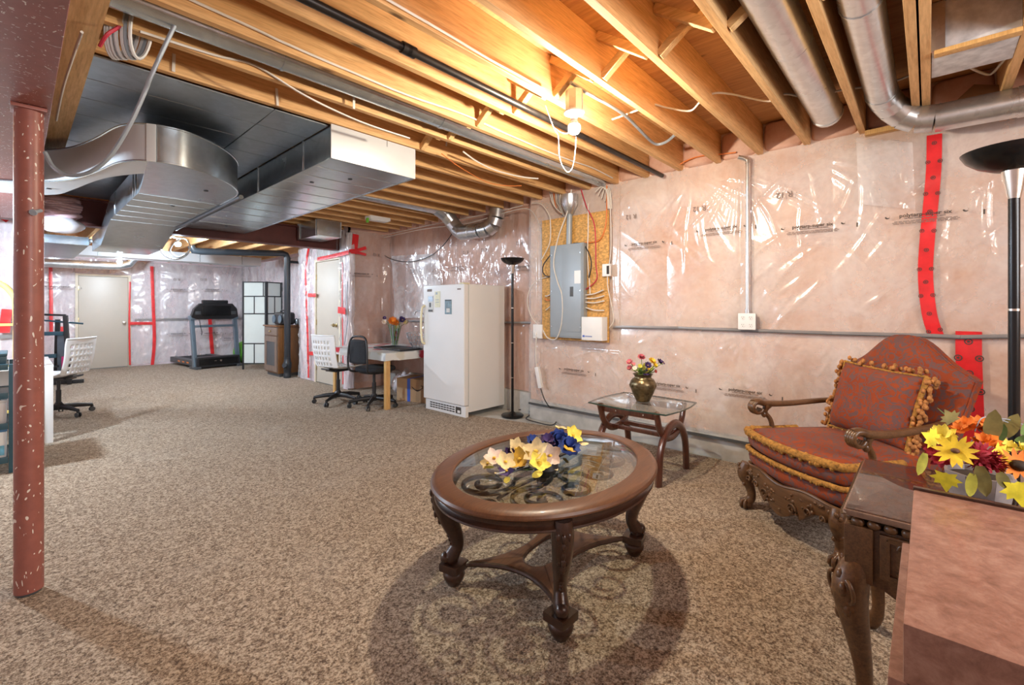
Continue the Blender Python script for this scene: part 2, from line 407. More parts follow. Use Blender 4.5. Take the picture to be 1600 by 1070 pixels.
def film_label(P, ux, n, parent, tilt=0, s=1, cut=None):
    P = Vector(P); ux = Vector(ux); n = Vector(n); uz = Vector((0, 0, 1))
    ux, uy = (ux * cos(tilt) + uz * sin(tilt)), (uz * cos(tilt) - ux * sin(tilt))
    P = P + n * .004; g = G(); put(g, TXT, P, ux, uy, 0, .018, s)
    rr = random.Random(3); g2 = G()
    for k, (w, y, h) in enumerate(((.20, .006, .005), (.30, -.010, .004), (.32, -.018, .004), (.31, -.026, .004))):
        x = -w / 2
        while x < w / 2:
            L = rr.uniform(.012, .032)
            g2.add([P + ux * (a * s) + uy * (b * s) for a, b in ((x, y), (min(x + L, w / 2), y), (min(x + L, w / 2), y + h), (x, y + h))], [(0, 1, 2, 3)]); x += L + .005
    for sx in (-1, 1):                                   # little swoosh emblem at each end
        a = [(sx * .185 + .013 * cos(t), .028 + .013 * sin(t)) for t in [pi + i * pi * 1.15 / 7 for i in range(8)]]
        b = [(sx * .185 + .004 + .010 * cos(t), .032 + .010 * sin(t)) for t in [pi + i * pi * 1.15 / 7 for i in range(8)]]
        g.add([P + ux * (x * s) + uy * (y * s) for x, y in a + b], [(i, i + 1, 9 + i, 8 + i) for i in range(7)])
    g.add([P + ux * (x * s) + uy * (y * s) for x, y in ((.26, -.012), (.267, -.012), (.267, .018), (.26, .018))], [(0, 1, 2, 3)])
    if n.x < 0 and P.x < 3.95 and P.x > 3.85: conform(g, .006); conform(g2, .006)
    o = g.build('printed_label', M['ink'], parent, smooth=0, world=True, fix=False)
    g2.build('fine_print', M['ink_soft'], o, smooth=0, world=True, fix=False); return o
def batt_mark(P, ux, n, parent, s=1):
    P = Vector(P) + Vector(n) * .004; g = G(); put(g, RTX, P, -Vector(ux), Vector((0, 0, -1)), 0, 0, s)
    if n[0] < 0 and P.x < 3.95: conform(g, .006)
    return g.build('printed_mark', M['ink_soft'], parent, smooth=0, world=True, fix=False)

# ------------------------------------------------------------------ room shell
def struct(o, kind='structure'): o['kind'] = kind; return o
slab = G().box(-2.7, 4.4, -2.3, 12.7, -.12, -.012).build('floor', M['concrete'], smooth=0); struct(slab)
cp = [(-2.6, -2.2), (3.9, -2.2), (3.9, 2.55), (3.80, 2.9), (3.69, 3.38), (3.58, 3.85), (3.62, 4.6), (3.95, 4.7), (3.95, 6.45), (3.40, 6.5), (3.40, 8.25), (3.75, 8.3), (3.75, 12.46), (.12, 12.46), (.12, 7.48), (-2.6, 7.48)]
carpet = G().prism(cp, -.012, 0).build('carpet', M['carpet'], smooth=0)
tag(carpet, 'brown speckled carpet covering the whole basement floor', 'carpet')

def wall(name, o, du, n, L, z0, z1, ins, film=None, h=None, res=.03, film_z=None, film_name='plastic_sheet', thick=.03):
    o, du, n = Vector(o), Vector(du), Vector(n)
    g = G()
    a = [o, o + du * L]; b = [p - n * thick for p in a]
    vs = [Vector((p.x, p.y, z)) for z in (z0, z1) for p in (a[0], a[1], b[1], b[0])]
    g.add(vs, [(0, 1, 2, 3), (4, 5, 6, 7), (0, 1, 5, 4), (1, 2, 6, 5), (2, 3, 7, 6), (3, 0, 4, 7)])
    w = struct(g.build(name, ins, smooth=0))
    if film:
        fz0, fz1 = film_z or (z0 + .1, z1)
        f = G().grid(lambda u, v: o + du * (u * L) + n * (.012 + max(0, h(u * L, fz0 + v * (fz1 - fz0)))) + Vector((0, 0, fz0 + v * (fz1 - fz0))), max(4, int(L / res)), max(4, int((fz1 - fz0) / res)))
        f.build(film_name, film, w, world=True, smooth=60, fix=False)
    return w
def folds(u, z, sd, au=3, az=3, p=5):
    w = nz(u * 1.1 + sd, z * 1.3, sd) * .9
    return max(0, 1 - abs(nz(u * au + w * 2, z * az + w, sd + 5)) * 2.2) ** p
def radial(u, z, cu, cz, R, k, sd):
    dx, dz = u - cu, z - cz; r = sqrt(dx * dx + dz * dz) + 1e-4
    t = atan2(dx, -dz)
    if abs(t) > 1.45: return 0
    return (math.exp(-r / R) * min(1, r / .10)) * max(0, cos(t * k + sd + nz(t * 3, r * 1.2, sd) * 1.4)) ** 4
_cr = random.Random(17); CREASE = []            # straight stretch creases in the film: start (Y, z), end, width, height
for cy, cz, a0, a1, n, L0, L1 in ((1.52, 2.40, -1.25, .75, 15, .35, 1.0), (1.10, 2.36, -1.0, .9, 13, .3, .95), (.70, 2.36, -1.2, .8, 9, .3, .9), (.30, 2.30, -1.0, .6, 8, .4, .9), (-.25, 2.25, -1.1, .3, 8, .4, 1.0), (2.05, 2.40, -.5, .8, 5, .2, .5), (1.05, 1.03, -1.3, 1.2, 12, .2, .55), (.45, 1.03, -1.3, .9, 7, .2, .5), (1.75, 1.02, -.9, 1.1, 6, .2, .45), (2.5, .86, -.8, .8, 6, .15, .4)):
    for k in range(n):
        t = a0 + (a1 - a0) * (k + _cr.uniform(-.35, .35)) / max(1, n - 1); L = _cr.uniform(L0, L1); r0 = _cr.uniform(.04, .22)
        CREASE.append((cy + sin(t) * r0, cz - cos(t) * r0, cy + sin(t) * L, cz - cos(t) * L, _cr.uniform(.008, .016), _cr.uniform(.004, .011)))
for k in range(26):
    y0_, z0_ = _cr.uniform(-.9, .85), _cr.uniform(1.35, 2.15); t = _cr.uniform(.5, 1.0); L = _cr.uniform(.3, .85)
    CREASE.append((y0_, z0_, y0_ + sin(t) * L, z0_ - cos(t) * L, _cr.uniform(.012, .024), _cr.uniform(.004, .010)))
for k in range(14):
    y0_, z0_ = _cr.uniform(-.9, 2.6), _cr.uniform(.35, .9); t = _cr.uniform(-1.2, 1.2); L = _cr.uniform(.15, .4)
    CREASE.append((y0_, z0_, y0_ + sin(t) * L, z0_ - cos(t) * L, _cr.uniform(.010, .02), _cr.uniform(.003, .007)))
CR2 = []
for a, b, c, d, w, h in CREASE:
    L = sqrt((c - a) ** 2 + (d - b) ** 2); CR2.append((a, b, (c - a) / L, (d - b) / L, L, w, h, min(a, c) - .05, max(a, c) + .05, min(b, d) - .05, max(b, d) + .05))
def creases(Y, z):
    s = 0
    for a, b, dx, dz, L, w, h, l0, l1, z0, z1 in CR2:
        if l0 < Y < l1 and z0 < z < z1:
            px, pz = Y - a, z - b; t = px * dx + pz * dz
            if 0 < t < L:
                q = (px * dz - pz * dx + .012 * sin(t * 9 + a * 7)) / (w * (.6 + .9 * t / L))
                if abs(q) < 3: s += h * sin(pi * (t / L) ** .7) * math.exp(-q * q)
    return s
def h_near(u, z):                                  # u runs from Y=3.34 towards the camera
    Y = 3.34 - u
    s = 1 - .9 * math.exp(-((z - 1.067) / .07) ** 2)
    b = .014 * (abs(sin(pi * (Y + .1) / .61)) ** .6) * s
    e = min(1, (z - .16) / .12) if z < .28 else (min(1, (2.46 - z) / .12) if z > 2.34 else 1)
    w = .004 * (nz(u * 2.2, z * 2.2, 3) + 1) + .003 * folds(u * .8 + z * .7, z, 7.7, 5, 1.2) + creases(Y, z)
    k = 1
    if 2.2 < Y < 3.22 and z > .82: k = .25
    return (b + w) * max(0, e) * k + .004
def h_back(u, z):
    s = 1 - .9 * math.exp(-((z - 1.04) / .07) ** 2)
    b = .045 * (abs(sin(pi * u / .55)) ** .6) * s
    return (b + .018 * folds(u, z, 11.3, 7, 1.0, 4) + .012 * folds(u, z, 17, 4, 2.2, 4) + .006 * folds(u, z, 2, 8, 4, 3)) + .004
def h_far(u, z):
    s = 1 - .8 * math.exp(-((z - .985) / .08) ** 2)
    return (.035 * (abs(sin(pi * u / .5)) ** .6) * s + .02 * folds(u, z, 21, 4, 1.6, 4) + .012 * folds(u, z, 4, 3, 5, 4)) + .004

wr = wall('wall_right', (3.965, 3.34, 0), (0, -1, 0), (-1, 0, 0), 5.5, -.01, 2.70, M['insul'], M['film'], h_near, .0115, (.165, 2.46), thick=.2)
wb = wall('wall_recess', (4.17, 6.5, 0), (0, -1, 0), (-1, 0, 0), 3.16, -.01, 2.70, M['insul_b'], M['film_b'], h_back, .022, (.25, 2.42))
wj = wall('wall_jog', (3.42, 6.5, 0), (1, 0, 0), (0, -1, 0), .75, -.01, 2.70, M['insul_b'], M['film_b'], h_back, .025, (.1, 2.42))
wd = wall('wall_door_side', (3.42, 6.74, 0), (0, -1, 0), (-1, 0, 0), .24, -.01, 2.70, M['insul_far'], M['film_far'], h_far, .03, (.02, 2.42))
wd2 = wall('wall_door_far_side', (3.42, 8.25, 0), (0, -1, 0), (-1, 0, 0), .66, -.01, 2.70, M['insul_far'], M['film_far'], h_far, .03, (.02, 2.42))
wh = wall('wall_over_door', (3.42, 7.59, 0), (0, -1, 0), (-1, 0, 0), .85, 2.06, 2.70, M['concrete'], M['film_far'], h_far, .03, (2.08, 2.42))
wc = wall('wall_right_far', (3.80, 12.5, 0), (0, -1, 0), (-1, 0, 0), 4.25, -.01, 2.70, M['insul_far'], M['film_far'], h_far, .04, (.06, 2.25))
wf = wall('wall_far', (1.645, 12.5, 0), (1, 0, 0), (0, -1, 0), 2.16, -.01, 2.70, M['insul_far'], M['film_far'], h_far, .035, (.03, 2.22))
wf2 = wall('wall_far_left', (.10, 12.5, 0), (1, 0, 0), (0, -1, 0), .69, -.01, 2.70, M['insul_far'], M['film_far'], h_far, .035, (.03, 2.22))
wf3 = wall('wall_over_far_door', (.79, 12.5, 0), (1, 0, 0), (0, -1, 0), .855, 1.93, 2.70, M['insul_far'], M['film_far'], h_far, .035, (1.95, 2.22))
wl = wall('wall_left', (-2.6, 7.5, 0), (1, 0, 0), (0, -1, 0), 2.70, -.01, 2.70, M['insul_far'], M['film_far'], h_far, .04, (.05, 2.42))
wall('wall_left_return', (.10, 12.5, 0), (0, -1, 0), (1, 0, 0), 5.0, -.01, 2.70, M['insul_far'])
wall('wall_left_outer', (-2.6, -2.2, 0), (0, 1, 0), (1, 0, 0), 9.7, -.01, 2.70, M['insul_far'])
wall('wall_behind_camera', (-2.6, -2.2, 0), (1, 0, 0), (0, 1, 0), 6.8, -.01, 2.70, M['insul'])
# concrete footing under the plastic
struct(G().box(3.945, 4.2, -2.2, 3.345, -.012, .21).build('baseboard_right', M['concrete'], bevel=.012))
struct(G().box(4.10, 4.25, 3.345, 6.5, -.012, .24).build('baseboard_recess', M['concrete'], bevel=.01))
# straps, tape and print on the walls
for w, P in ((wr, [onx(px, py, 3.925) for px, py in ((958, 510.5), (1060, 512), (1179, 516), (1300, 520), (1455, 524), (1500, 526), (1640, 524))]),
             (wb, [Vector((4.115, 6.45, 1.035)), Vector((4.115, 5.2, 1.045)), Vector((4.115, 3.36, 1.07))])):
    g = G()
    for k, (a, b) in enumerate(zip(P, P[1:])):
        g.bar(a, b, .012, .022)
    g.build('seam_strap', M['seam'], w, world=True, bevel=.004)
    g = G()
    for k, (a, b) in enumerate(zip(P, P[1:])):
        g.bar(a + Vector((-.004, 0, -.011)), b + Vector((-.004, 0, -.011)), .008, .006)
    g.build('seam_edge', M['dkgrey'], w, world=True, smooth=0)
g = G().bar((1.7, 12.44, .985), (3.75, 12.44, .985), .012, .04).build('seam_strap', M['seam'], wf, world=True)
g = G().bar((-2.5, 7.44, .93), (.05, 7.44, .93), .012, .04).build('seam_strap', M['seam'], wl, world=True)
g = G().bar((3.915, 3.33, .170), (3.915, -2, .170), .012, .022).build('sheet_hem', M['dkgrey'], wr, world=True)

def tape(parent, pts, w, n, marks=True):
    # a flat strip laid along pts on a wall whose normal is n, with dark roundels
    n = Vector(n); P = spline(pts, 6); g = G(); L = []
    for i, p in enumerate(P):
        t = (P[min(i + 1, len(P) - 1)] - P[max(i - 1, 0)]).normalized(); s = t.cross(n).normalized() * (w / 2)
        o = n * (.002 + .004 * abs(nz(i * .9, w * 50)))
        L += [p - s + o, p + o + n * .002, p + s + o]
    g.add(L, [q for i in range(len(P) - 1) for q in ((3 * i, 3 * i + 1, 3 * i + 4, 3 * i + 3), (3 * i + 1, 3 * i + 2, 3 * i + 5, 3 * i + 4))])
    near = n.x < 0 and 3.89 < pts[0].x < 3.93
    if near: conform(g, .004)
    o = g.build('red_tape', M['tape'], parent, world=True, fix=False)
    if marks:
        g = G(); d = 0; k = 0
        for a, b in zip(P, P[1:]):
            t = (b - a).normalized(); s = t.cross(n).normalized()
            d += (b - a).length
            if d > .085:
                d = 0; k += 1
                for side in ((0,) if k % 2 else (-.40, .40)):
                    c = a + s * (side * w) + n * .010; r = w * .17
                    ring = [c + (s * cos(q) + t * sin(q)) * r for q in [i * pi / 6 for i in range(12)]]
                    inn = [c + (s * cos(q) + t * sin(q)) * r * .72 for q in [i * pi / 6 for i in range(12)]]
                    g.add(ring + inn, [(i, (i + 1) % 12, 12 + (i + 1) % 12, 12 + i) for i in range(12)])
                    # maple-leaf like star inside the ring
                    st = [c + (s * cos(q) + t * sin(q)) * (r * (.55 if i % 2 else .26)) for i, q in enumerate([i * pi / 5 for i in range(10)])]
                    g.add(st + [c], [(i, (i + 1) % 10, 10) for i in range(10)])
        if near: conform(g, .0065)
        if g.v: g.build('roundel', M['ink'], o, world=True, smooth=0, fix=False)
    return o
NR = (-1, 0, 0)
tape(wr, [onx(px, py, 3.905) for px, py in ((1460, 208), (1459, 260), (1455, 310), (1449, 370), (1446, 430), (1452, 490), (1463, 525))], .072, NR)
tape(wr, [onx(px, py, 3.905) for px, py in ((1514, 518), (1514, 560), (1517, 640), (1520, 720))], .115, NR)
tape(wd2, [onx(px, py, 3.37) for px, py in ((483, 385), (478, 420), (479, 470), (481, 530), (482, 590))], .075, NR)
tape(wd2, [onx(px, py, 3.36) for px, py in ((481, 461), (494, 461))], .06, NR, False)
tape(wd2, [onx(px, py, 3.36) for px, py in ((481, 552), (494, 552))], .06, NR, False)
tape(wh, [onx(px, py, 3.35) for px, py in ((496, 405), (520, 400), (545, 394))], .06, NR)
tape(wd, [onx(px, py, 3.36) for px, py in ((535, 410), (535, 480), (536, 540), (536, 600))], .03, NR, False)
tape(wd, [onx(px, py, 3.33) for px, py in ((528, 484), (540, 486))], .10, NR, False)
tape(wj, [ony(px, py, 6.43) for px, py in ((556, 366), (554, 385), (552, 396))], .10, (0, -1, 0), False)
tape(wj, [ony(px, py, 6.42) for px, py in ((545, 392), (558, 391), (572, 387))], .05, (0, -1, 0), False)
tape(wj, [ony(px, py, 6.42) for px, py in ((548, 394), (560, 395), (572, 398))], .04, (0, -1, 0), False)
FN = (0, -1, 0)
tape(wf, [ony(px, py, 12.42) for px, py in ((237, 416), (239, 470), (241, 530), (238, 570))], .058, FN, False)
tape(wf, [ony(px, py, 12.42) for px, py in ((203, 440), (202, 500), (203, 570))], .03, FN, False)
tape(wf, [ony(px, py, 12.42) for px, py in ((203, 505), (222, 505), (240, 505))], .06, FN, False)
tape(wf, [ony(px, py, 12.40) for px, py in ((328, 498), (330, 530), (332, 553))], .075, FN, False)
tape(wf2, [ony(px, py, 12.42) for px, py in ((79, 418), (80, 470), (80, 520))], .05, FN, False)
tape(wf2, [ony(px, py, 12.42) for px, py in ((97, 510), (98, 530), (97, 548))], .05, FN, False)
tape(wl, [ony(px, py, 7.42) for px, py in ((11, 483), (8, 505), (7, 520))], .08, FN, False)
tape(wl, [ony(px, py, 7.42) for px, py in ((-3, 333), (6, 339), (14, 344))], .07, FN, False)
for px, py, t in ((1005, 384, .0), (1125, 361, .01), (1268, 358, .0), (1445, 340, .0), (895, 582, 0), (1040, 606, 0), (1163, 617, 0)):
    film_label(onx(px, py, 3.912), (0, -1, 0), NR, wr, t)
for px, py in ((985, 335), (1092, 322), (1225, 300)):
    batt_mark(onx(px, py, 3.912), (0, -1, 0), NR, wr)
for px, py in ((650, 424), (715, 420), (815, 420)): film_label(onx(px, py, 4.10), (0, -1, 0), NR, wb)
for px, py in ((675, 397), (728, 392), (757, 388), (812, 377)): batt_mark(onx(px, py, 4.10), (0, -1, 0), NR, wb)
film_label(ony(565, 430, 6.42), (1, 0, 0), FN, wj); batt_mark(ony(588, 396, 6.42), (1, 0, 0), FN, wj)
for px, py in ((279, 454), (332, 454), (279, 523), (330, 522), (360, 530)): film_label(ony(px, py, 12.40), (1, 0, 0), FN, wf, 0, 1.1)
for px, py in ((276, 435), (318, 435)): batt_mark(ony(px, py, 12.40), (1, 0, 0), FN, wf, 1.2)
film_label(ony(95, 450, 12.40), (1, 0, 0), FN, wf2, 0, 1.1)
for r, mt, nm in ((.062, M['insul_far'], 'bulging_batt'), (.072, M['film_far'], 'bulging_sheet')):
    g = G(); nn_ = 40; n_ = 20
    for i in range(nn_ + 1):
        z = .02 + 2.36 * i / nn_
        for k in range(n_ + 1):
            t = pi * .95 + (pi * .75) * k / n_; q = r * (1 + .25 * nz(z * 5, t * 2, r * 20)) * (1 - .4 * math.exp(-((z - 1.04) / .08) ** 2))
            g.v.append((3.445 + q * cos(t), 6.50 + q * sin(t), z))
    g.f = [(i * (n_ + 1) + k, i * (n_ + 1) + k + 1, (i + 1) * (n_ + 1) + k + 1, (i + 1) * (n_ + 1) + k) for i in range(nn_) for k in range(n_)]
    g.build(nm, mt, wj, world=True, fix=False, smooth=70)
# two loose clear patches taped over the barrier
g = G().grid(lambda u, v: onx(1338 + 88 * u + 4 * v, 215 + 104 * v + 8 * u, 3.892) + Vector((-.008 * folds(u * 2, v * 2, 9.1, 2, 1.5, 3) - .004, 0, 0)), 24, 24)
g.build('plastic_patch', film_mat('poly_patch', .28, (1, 1, 1), .2), wr, world=True, fix=False)
g = G().grid(lambda u, v: onx(612 + 74 * u + 6 * v, 400 + 98 * v - 4 * u, 4.085) + Vector((-.03 * folds(u * 2.2, v * 1.5, 5.1, 2, 1.2, 3) - .003, 0, 0)), 30, 30)
g.build('plastic_patch', film_mat('poly_patch_back', .5, (1, 1, 1), .3), wb, world=True, fix=False)

# doors
def door(name, parent_kind, hinge, du, n, w, ht, knob_u, knob_z, lever=False):
    o, du, n = Vector(hinge), Vector(du), Vector(n)
    R = Matrix((du, -n, Vector((0, 0, 1)))).transposed().to_4x4(); R.translation = o
    d = G().box(.004, w - .004, 0, .04, .012, ht - .006, R).build(name, M['door'], bevel=.004); struct(d)
    for a, b, c, e in ((-.045, 0, -.01, ht + .045), (w, w + .045, -.01, ht + .045)):
        G().box(a, b, -.02, .07, c, e, R).build('door_jamb', M['jamb'], d, bevel=.004, world=True)
    G().box(0, w, -.02, .07, ht, ht + .045, R).build('door_head', M['jamb'], d, bevel=.004, world=True)
    for z in (.25, 1.0, ht - .25):
        u = 0 if knob_u > w / 2 else w
        G().box(u - .012, u + .012, -.014, .0, z - .045, z + .045, R).build('hinge', M['brass'], d, bevel=.002, world=True)
    k = R @ Vector((knob_u, -.001, knob_z))
    Q = Matrix((du, Vector((0, 0, 1)).cross(n) * 0 + Vector((0, 0, 1)), n)).transposed().to_4x4()
    g = G().lathe([(.001, 0), (.028, .001), (.03, .006), (.014, .012), (.012, .03), (.026, .04), (.03, .052), (.024, .064), (.001, .068)], k, 14, Q)
    kn = g.build('door_knob', M['brass'] if lever else M['nickel'], d, world=True)
    if lever: G().bar(k + n * .045, k + n * .045 + du * -.1, .014, .012).build('door_lever', M['brass'], d, world=True, bevel=.004)
    return d
door('door_1', 0, (.834, 12.47, 0), (1, 0, 0), (0, -1, 0), .766, 1.88, .70, .93)
door('door_2', 0, (3.40, 7.55, 0), (0, -1, 0), (-1, 0, 0), .81, 2.0, .70, .97, True)

# ------------------------------------------------------------------ ceiling: deck, joists, bridging
ceil = struct(G().box(-2.6, 4.3, -2.2, 6.95, 2.685, 2.72).build('ceiling', M['ply'], smooth=0))
JY = [-1.90, -1.58, -1.27, -.955, -.64, -.32, .01, .056, .335, .66, .975, 1.29] + [1.608 + .317 * k for k in range(17)]
j0 = None
for y in JY:
    if j0 is None:
        j0 = G().box(-3.28, 3.28, -.019, .019, -.1175, .1175).build('joist', M['joist'], ceil, bevel=.002, seg=1)
        j0.location = Vector((.73, y, 2.5675)) - ceil.location
    else: shared(j0, ceil, Vector((.73, y, 2.5675)) - ceil.location)
bm_ = {}
for a, b in zip(JY, JY[1:]):
    if b - a < .1 or b > 3.0 or a < -.7: continue
    for k, (p, q) in enumerate((((2.045, a + .019, 2.465), (2.045, b - .019, 2.665)), ((2.095, a + .019, 2.665), (2.095, b - .019, 2.465)))):
        x = 2.0 if a < 0 else p[0] + nz(a * 9, k) * .05
        g = G().bar((x, p[1], p[2]), (x, q[1], q[2]), .040, .042).build('cross_brace', M['brace'], ceil, bevel=.003, seg=1, world=True)
far_ceil = struct(G().box(.05, 4.0, 6.95, 12.6, 2.45, 2.5).build('ceiling_far', M['ply'], smooth=0))
j1 = None
for k in range(10):
    x = .3 + .4 * k
    if j1 is None:
        j1 = G().box(-.019, .019, -2.78, 2.78, -.1, .1).build('joist', M['joist_y'], far_ceil, bevel=.002, seg=1)
        j1.location = Vector((x, 9.75, 2.35)) - far_ceil.location
    else: shared(j1, far_ceil, Vector((x, 9.75, 2.35)) - far_ceil.location)
# pink batts pushed into the joist ends above the wall
g0 = None
for a, b in zip(JY, JY[1:]):
    if b - a < .1 or a < -1: continue
    X = 4.02 if b < 3.4 else 4.2
    g = G().ell((X, (a + b) / 2, 2.57), .10, (b - a) / 2 - .021, .112, 10, 6, .35, .35)
    for i, v in enumerate(g.v): g.v[i] = (v[0] + .03 * nz(v[1] * 14, v[2] * 14, a * 3), v[1], v[2])
    g.build('insulation_batt', M['insul_b'], ceil, world=True, smooth=60)
struct(G().box(3.90, 4.3, .036, .32, 2.42, 2.452).build('trim_1', M['pine'], bevel=.003))

# ------------------------------------------------------------------ steel: post and beams
P = thing('support_post', 'chipped rust-red round steel post standing on the carpet', 'post', (.038, 2.91, 0))
G().lathe([(.047, .012), (.047, 2.105)], n=28).build('post_shaft', M['steel'], P)
G().box(-.055, .055, -.06, .06, 2.105, 2.12).build('cap_plate', M['steel'], P, bevel=.003)
g = G().lathe([(.040, 0), (.042, .012)], n=20); g.build('base_plate', M['dkgrey'], P)
g = G().tube([(.012, -.062, 1.66), (.036, -.036, 1.675)], .008, 8).tube([(.010, -.066, 1.658), (.014, -.060, 1.661)], .014, 8); g.build('bolt', M['cable_g'], P)
def ibeam(name, label, a, b, w, z0, z1, mt, extra=None):
    a, b = Vector(a), Vector(b); T = thing(name, label, 'beam', (a.x, a.y, z0)); T['kind'] = 'thing'; d = b - a
    def pl(nm, w_, lo, hi): return G().bar(Vector((0, 0, (lo + hi) / 2 - z0)), d + Vector((0, 0, (lo + hi) / 2 - z0)), w_, hi - lo).build(nm, mt, T, bevel=.002, seg=1)
    pl('bottom_flange', w, z0, z0 + .014); pl('web', .010, z0 + .014, z1 - .014); pl('top_flange', w, z1 - .014, z1)
    return T
bx = ibeam('steel_beam', 'scratched rust-red steel beam carried by the round post, running away from the camera', (.002, -2.15, 0), (.002, 6.62, 0), .205, 2.122, 2.41, M['steel'])
G().box(-.10, .24, 0, 8.75, .288, .326).build('nailer_board', M['brace'], bx, bevel=.003)
ibeam('steel_beam', 'dark red steel beam crossing the basement behind the ducts and over the door', (-2.55, 6.80, 0), (3.70, 6.80, 0), .16, 2.135, 2.43, M['steel_plain'])

# ------------------------------------------------------------------ ducts
def ridge(T, mt, pts, w=.012, h=.010, name='seam_ridge'):
    return [G().bar(a, b, w, h).build(name, mt, T, world=True, bevel=.002, seg=1) for a, b in pts]
def plug(T, pts):
    for p in pts: G().lathe([(.016, -.003), (.016, .001)], p, 12).build('hole_plug', M['black'], T, world=True)
D = thing('rectangular_duct', 'wide galvanised rectangular duct with a chalky white end cap facing the room', 'duct', (1.715, 2.87, 2.225))
G().box(1.39, 2.04, 2.875, 6.70, 2.227, 2.445).build('duct_body', M['galv'], D, world=True, bevel=.004)
G().box(1.385, 2.045, 2.866, 2.876, 2.222, 2.447).build('end_cap', M['galv_white'], D, world=True, bevel=.005)
ridge(D, M['galv'], [((1.387, y, 2.232), (1.387, y, 2.442)) for y in (3.3, 4.2, 5.1)])
ridge(D, M['galv'], [((1.40, y, 2.226), (2.03, y, 2.226)) for y in (3.12, 3.38, 3.66, 3.95, 4.25, 4.6, 4.95, 5.3, 5.7, 6.1)], .010, .006)
ridge(D, M['galv'], [((2.04, 2.88, 2.227), (2.04, 6.69, 2.227))], .012, .010)
ridge(D, M['galv'], [((1.80, 2.864, 2.40), (1.80, 2.864, 2.445))], .004, .004, 'cap_slit')
plug(D, [(1.72, 3.25, 2.2255), (1.56, 3.55, 2.2255), (1.7, 6.2, 2.2255)])

D = thing('rectangular_duct', 'galvanised duct elbow sweeping round from the post and dropping under the steel beam', 'duct', (.62, 3.40, 2.11))
OUT = [(-.35, 4.78), (-.12, 4.68), (.10, 4.52), (.243, 4.30), (.339, 3.96), (.406, 3.60), (.468, 3.455), (.525, 3.405)]
OUT2 = [(.525, 3.405), (.60, 3.375), (.724, 3.385), (.898, 3.50), (1.056, 3.69), (1.155, 3.95), (1.165, 4.4)]
p1 = [(p.x, p.y) for p in spline([(x, y, 0) for x, y in OUT], 5)]; p2 = [(p.x, p.y) for p in spline([(x, y, 0) for x, y in OUT2], 6)]
i1 = [(p.x, p.y) for p in spline([(.56, 3.74, 0), (.50, 3.84, 0), (.42, 4.02, 0), (.36, 4.24, 0), (.28, 4.65, 0), (.20, 4.95, 0), (0, 5.12, 0), (-.35, 5.2, 0)], 4)]
G().prism(p1 + i1, 2.115, 2.335).build('duct_offset', M['galv_white'], D, world=True, smooth=35)
G().prism(p2 + [(.625, 4.4), (.60, 4.1), (.56, 3.74)], 2.115, 2.335).build('duct_elbow', M['galv'], D, world=True, smooth=35)
V = [(x, y, z) for y, z0, z1 in ((4.4, 2.115, 2.335), (5.95, 2.115, 2.335), (6.66, 1.93, 2.112), (7.5, 1.93, 2.112)) for x, z in ((.625, z0), (1.165, z0), (1.165, z1), (.625, z1))]
F = [(0, 1, 2, 3), (12, 15, 14, 13)] + [(4 * k + i, 4 * k + 4 + i, 4 * k + 4 + (i + 1) % 4, 4 * k + (i + 1) % 4) for k in range(3) for i in range(4)]
G().add(V, F).build('duct_trunk', M['galv'], D, world=True, smooth=20, bevel=.004)
G().bar((.519, 3.396, 2.222), (.560, 3.376, 2.222), .012, .222).build('flange', M['galv_white'], D, world=True, bevel=.003)
g = G()
for P_ in (p1, p2):
    for z in (2.117, 2.333): g.tube([(x, y, z) for x, y in P_], .006, 6)
g.build('folded_edge', M['galv'], D, world=True)
ridge(D, M['galv'], [((.63, y, 2.113), (1.16, y, 2.113)) for y in (4.42, 4.7, 5.0, 5.3, 5.6, 5.93)], .010, .006)
ridge(D, M['galv'], [((.622, y, 2.12), (.622, y, 2.33)) for y in (4.5, 4.62, 5.6)], .010, .006)
plug(D, [(.95, 3.95, 2.1135), (.16, 4.72, 2.1135), (.9, 4.75, 2.1135)])
G().tube([(1.180, 3.93, 2.105), (1.180, 6.1, 2.105)], .017, 10).build('foam_gasket', M['black'], D, world=True)

D = thing('duct_panning', 'dull grey sheet metal panning nailed under the joists beside the steel beam', 'sheet metal', (.8, 2.9, 2.44))
ys = [2.905, 3.215, 3.53, 3.85, 4.5, 5.2, 5.9, 6.7]; first = {}
for xi, (x0, x1) in enumerate(((.245, 1.05), (1.054, 1.382))):
    for a, b in zip(ys, ys[1:]):
        G().box(x0, x1, a, b - .005, 2.437, 2.4465).build('sheet_panel', M['galv_dark'], D, world=True, bevel=.002, seg=1)
D = thing('rectangular_duct', 'short square duct stub in front of the dark red cross beam', 'duct', (2.9, 6.07, 2.22))
G().box(2.74, 3.08, 6.07, 6.70, 2.222, 2.445).build('duct_body', M['galv'], D, world=True, bevel=.004)
ridge(D, M['galv_white'], [((2.735, 6.62, 2.225), (2.735, 6.62, 2.44)), ((2.735, 6.10, 2.225), (2.735, 6.10, 2.44)), ((3.075, 6.066, 2.225), (3.075, 6.066, 2.44)), ((2.745, 6.066, 2.225), (3.075, 6.066, 2.225))], .014, .006)
plug(D, [(2.95, 6.45, 2.2205)])
D = thing('rectangular_duct', 'long pale duct crossing the far ceiling behind the hanging bulb', 'duct', (1.8, 9.95, 2.085))
G().box(.2, 3.35, 9.95, 10.35, 2.085, 2.246).build('duct_body', M['galv_white'], D, world=True, bevel=.004)  # pale sheet colour stands in for the bulb's light on the metal
ridge(D, M['galv'], [((x, 9.946, 2.09), (x, 9.946, 2.24)) for x in (.9, 1.6, 2.3, 3.0)], .02, .008)
D = thing('rectangular_duct', 'flat dull duct beyond the pink batts at the left of the far ceiling', 'duct', (.4, 7.3, 1.97))
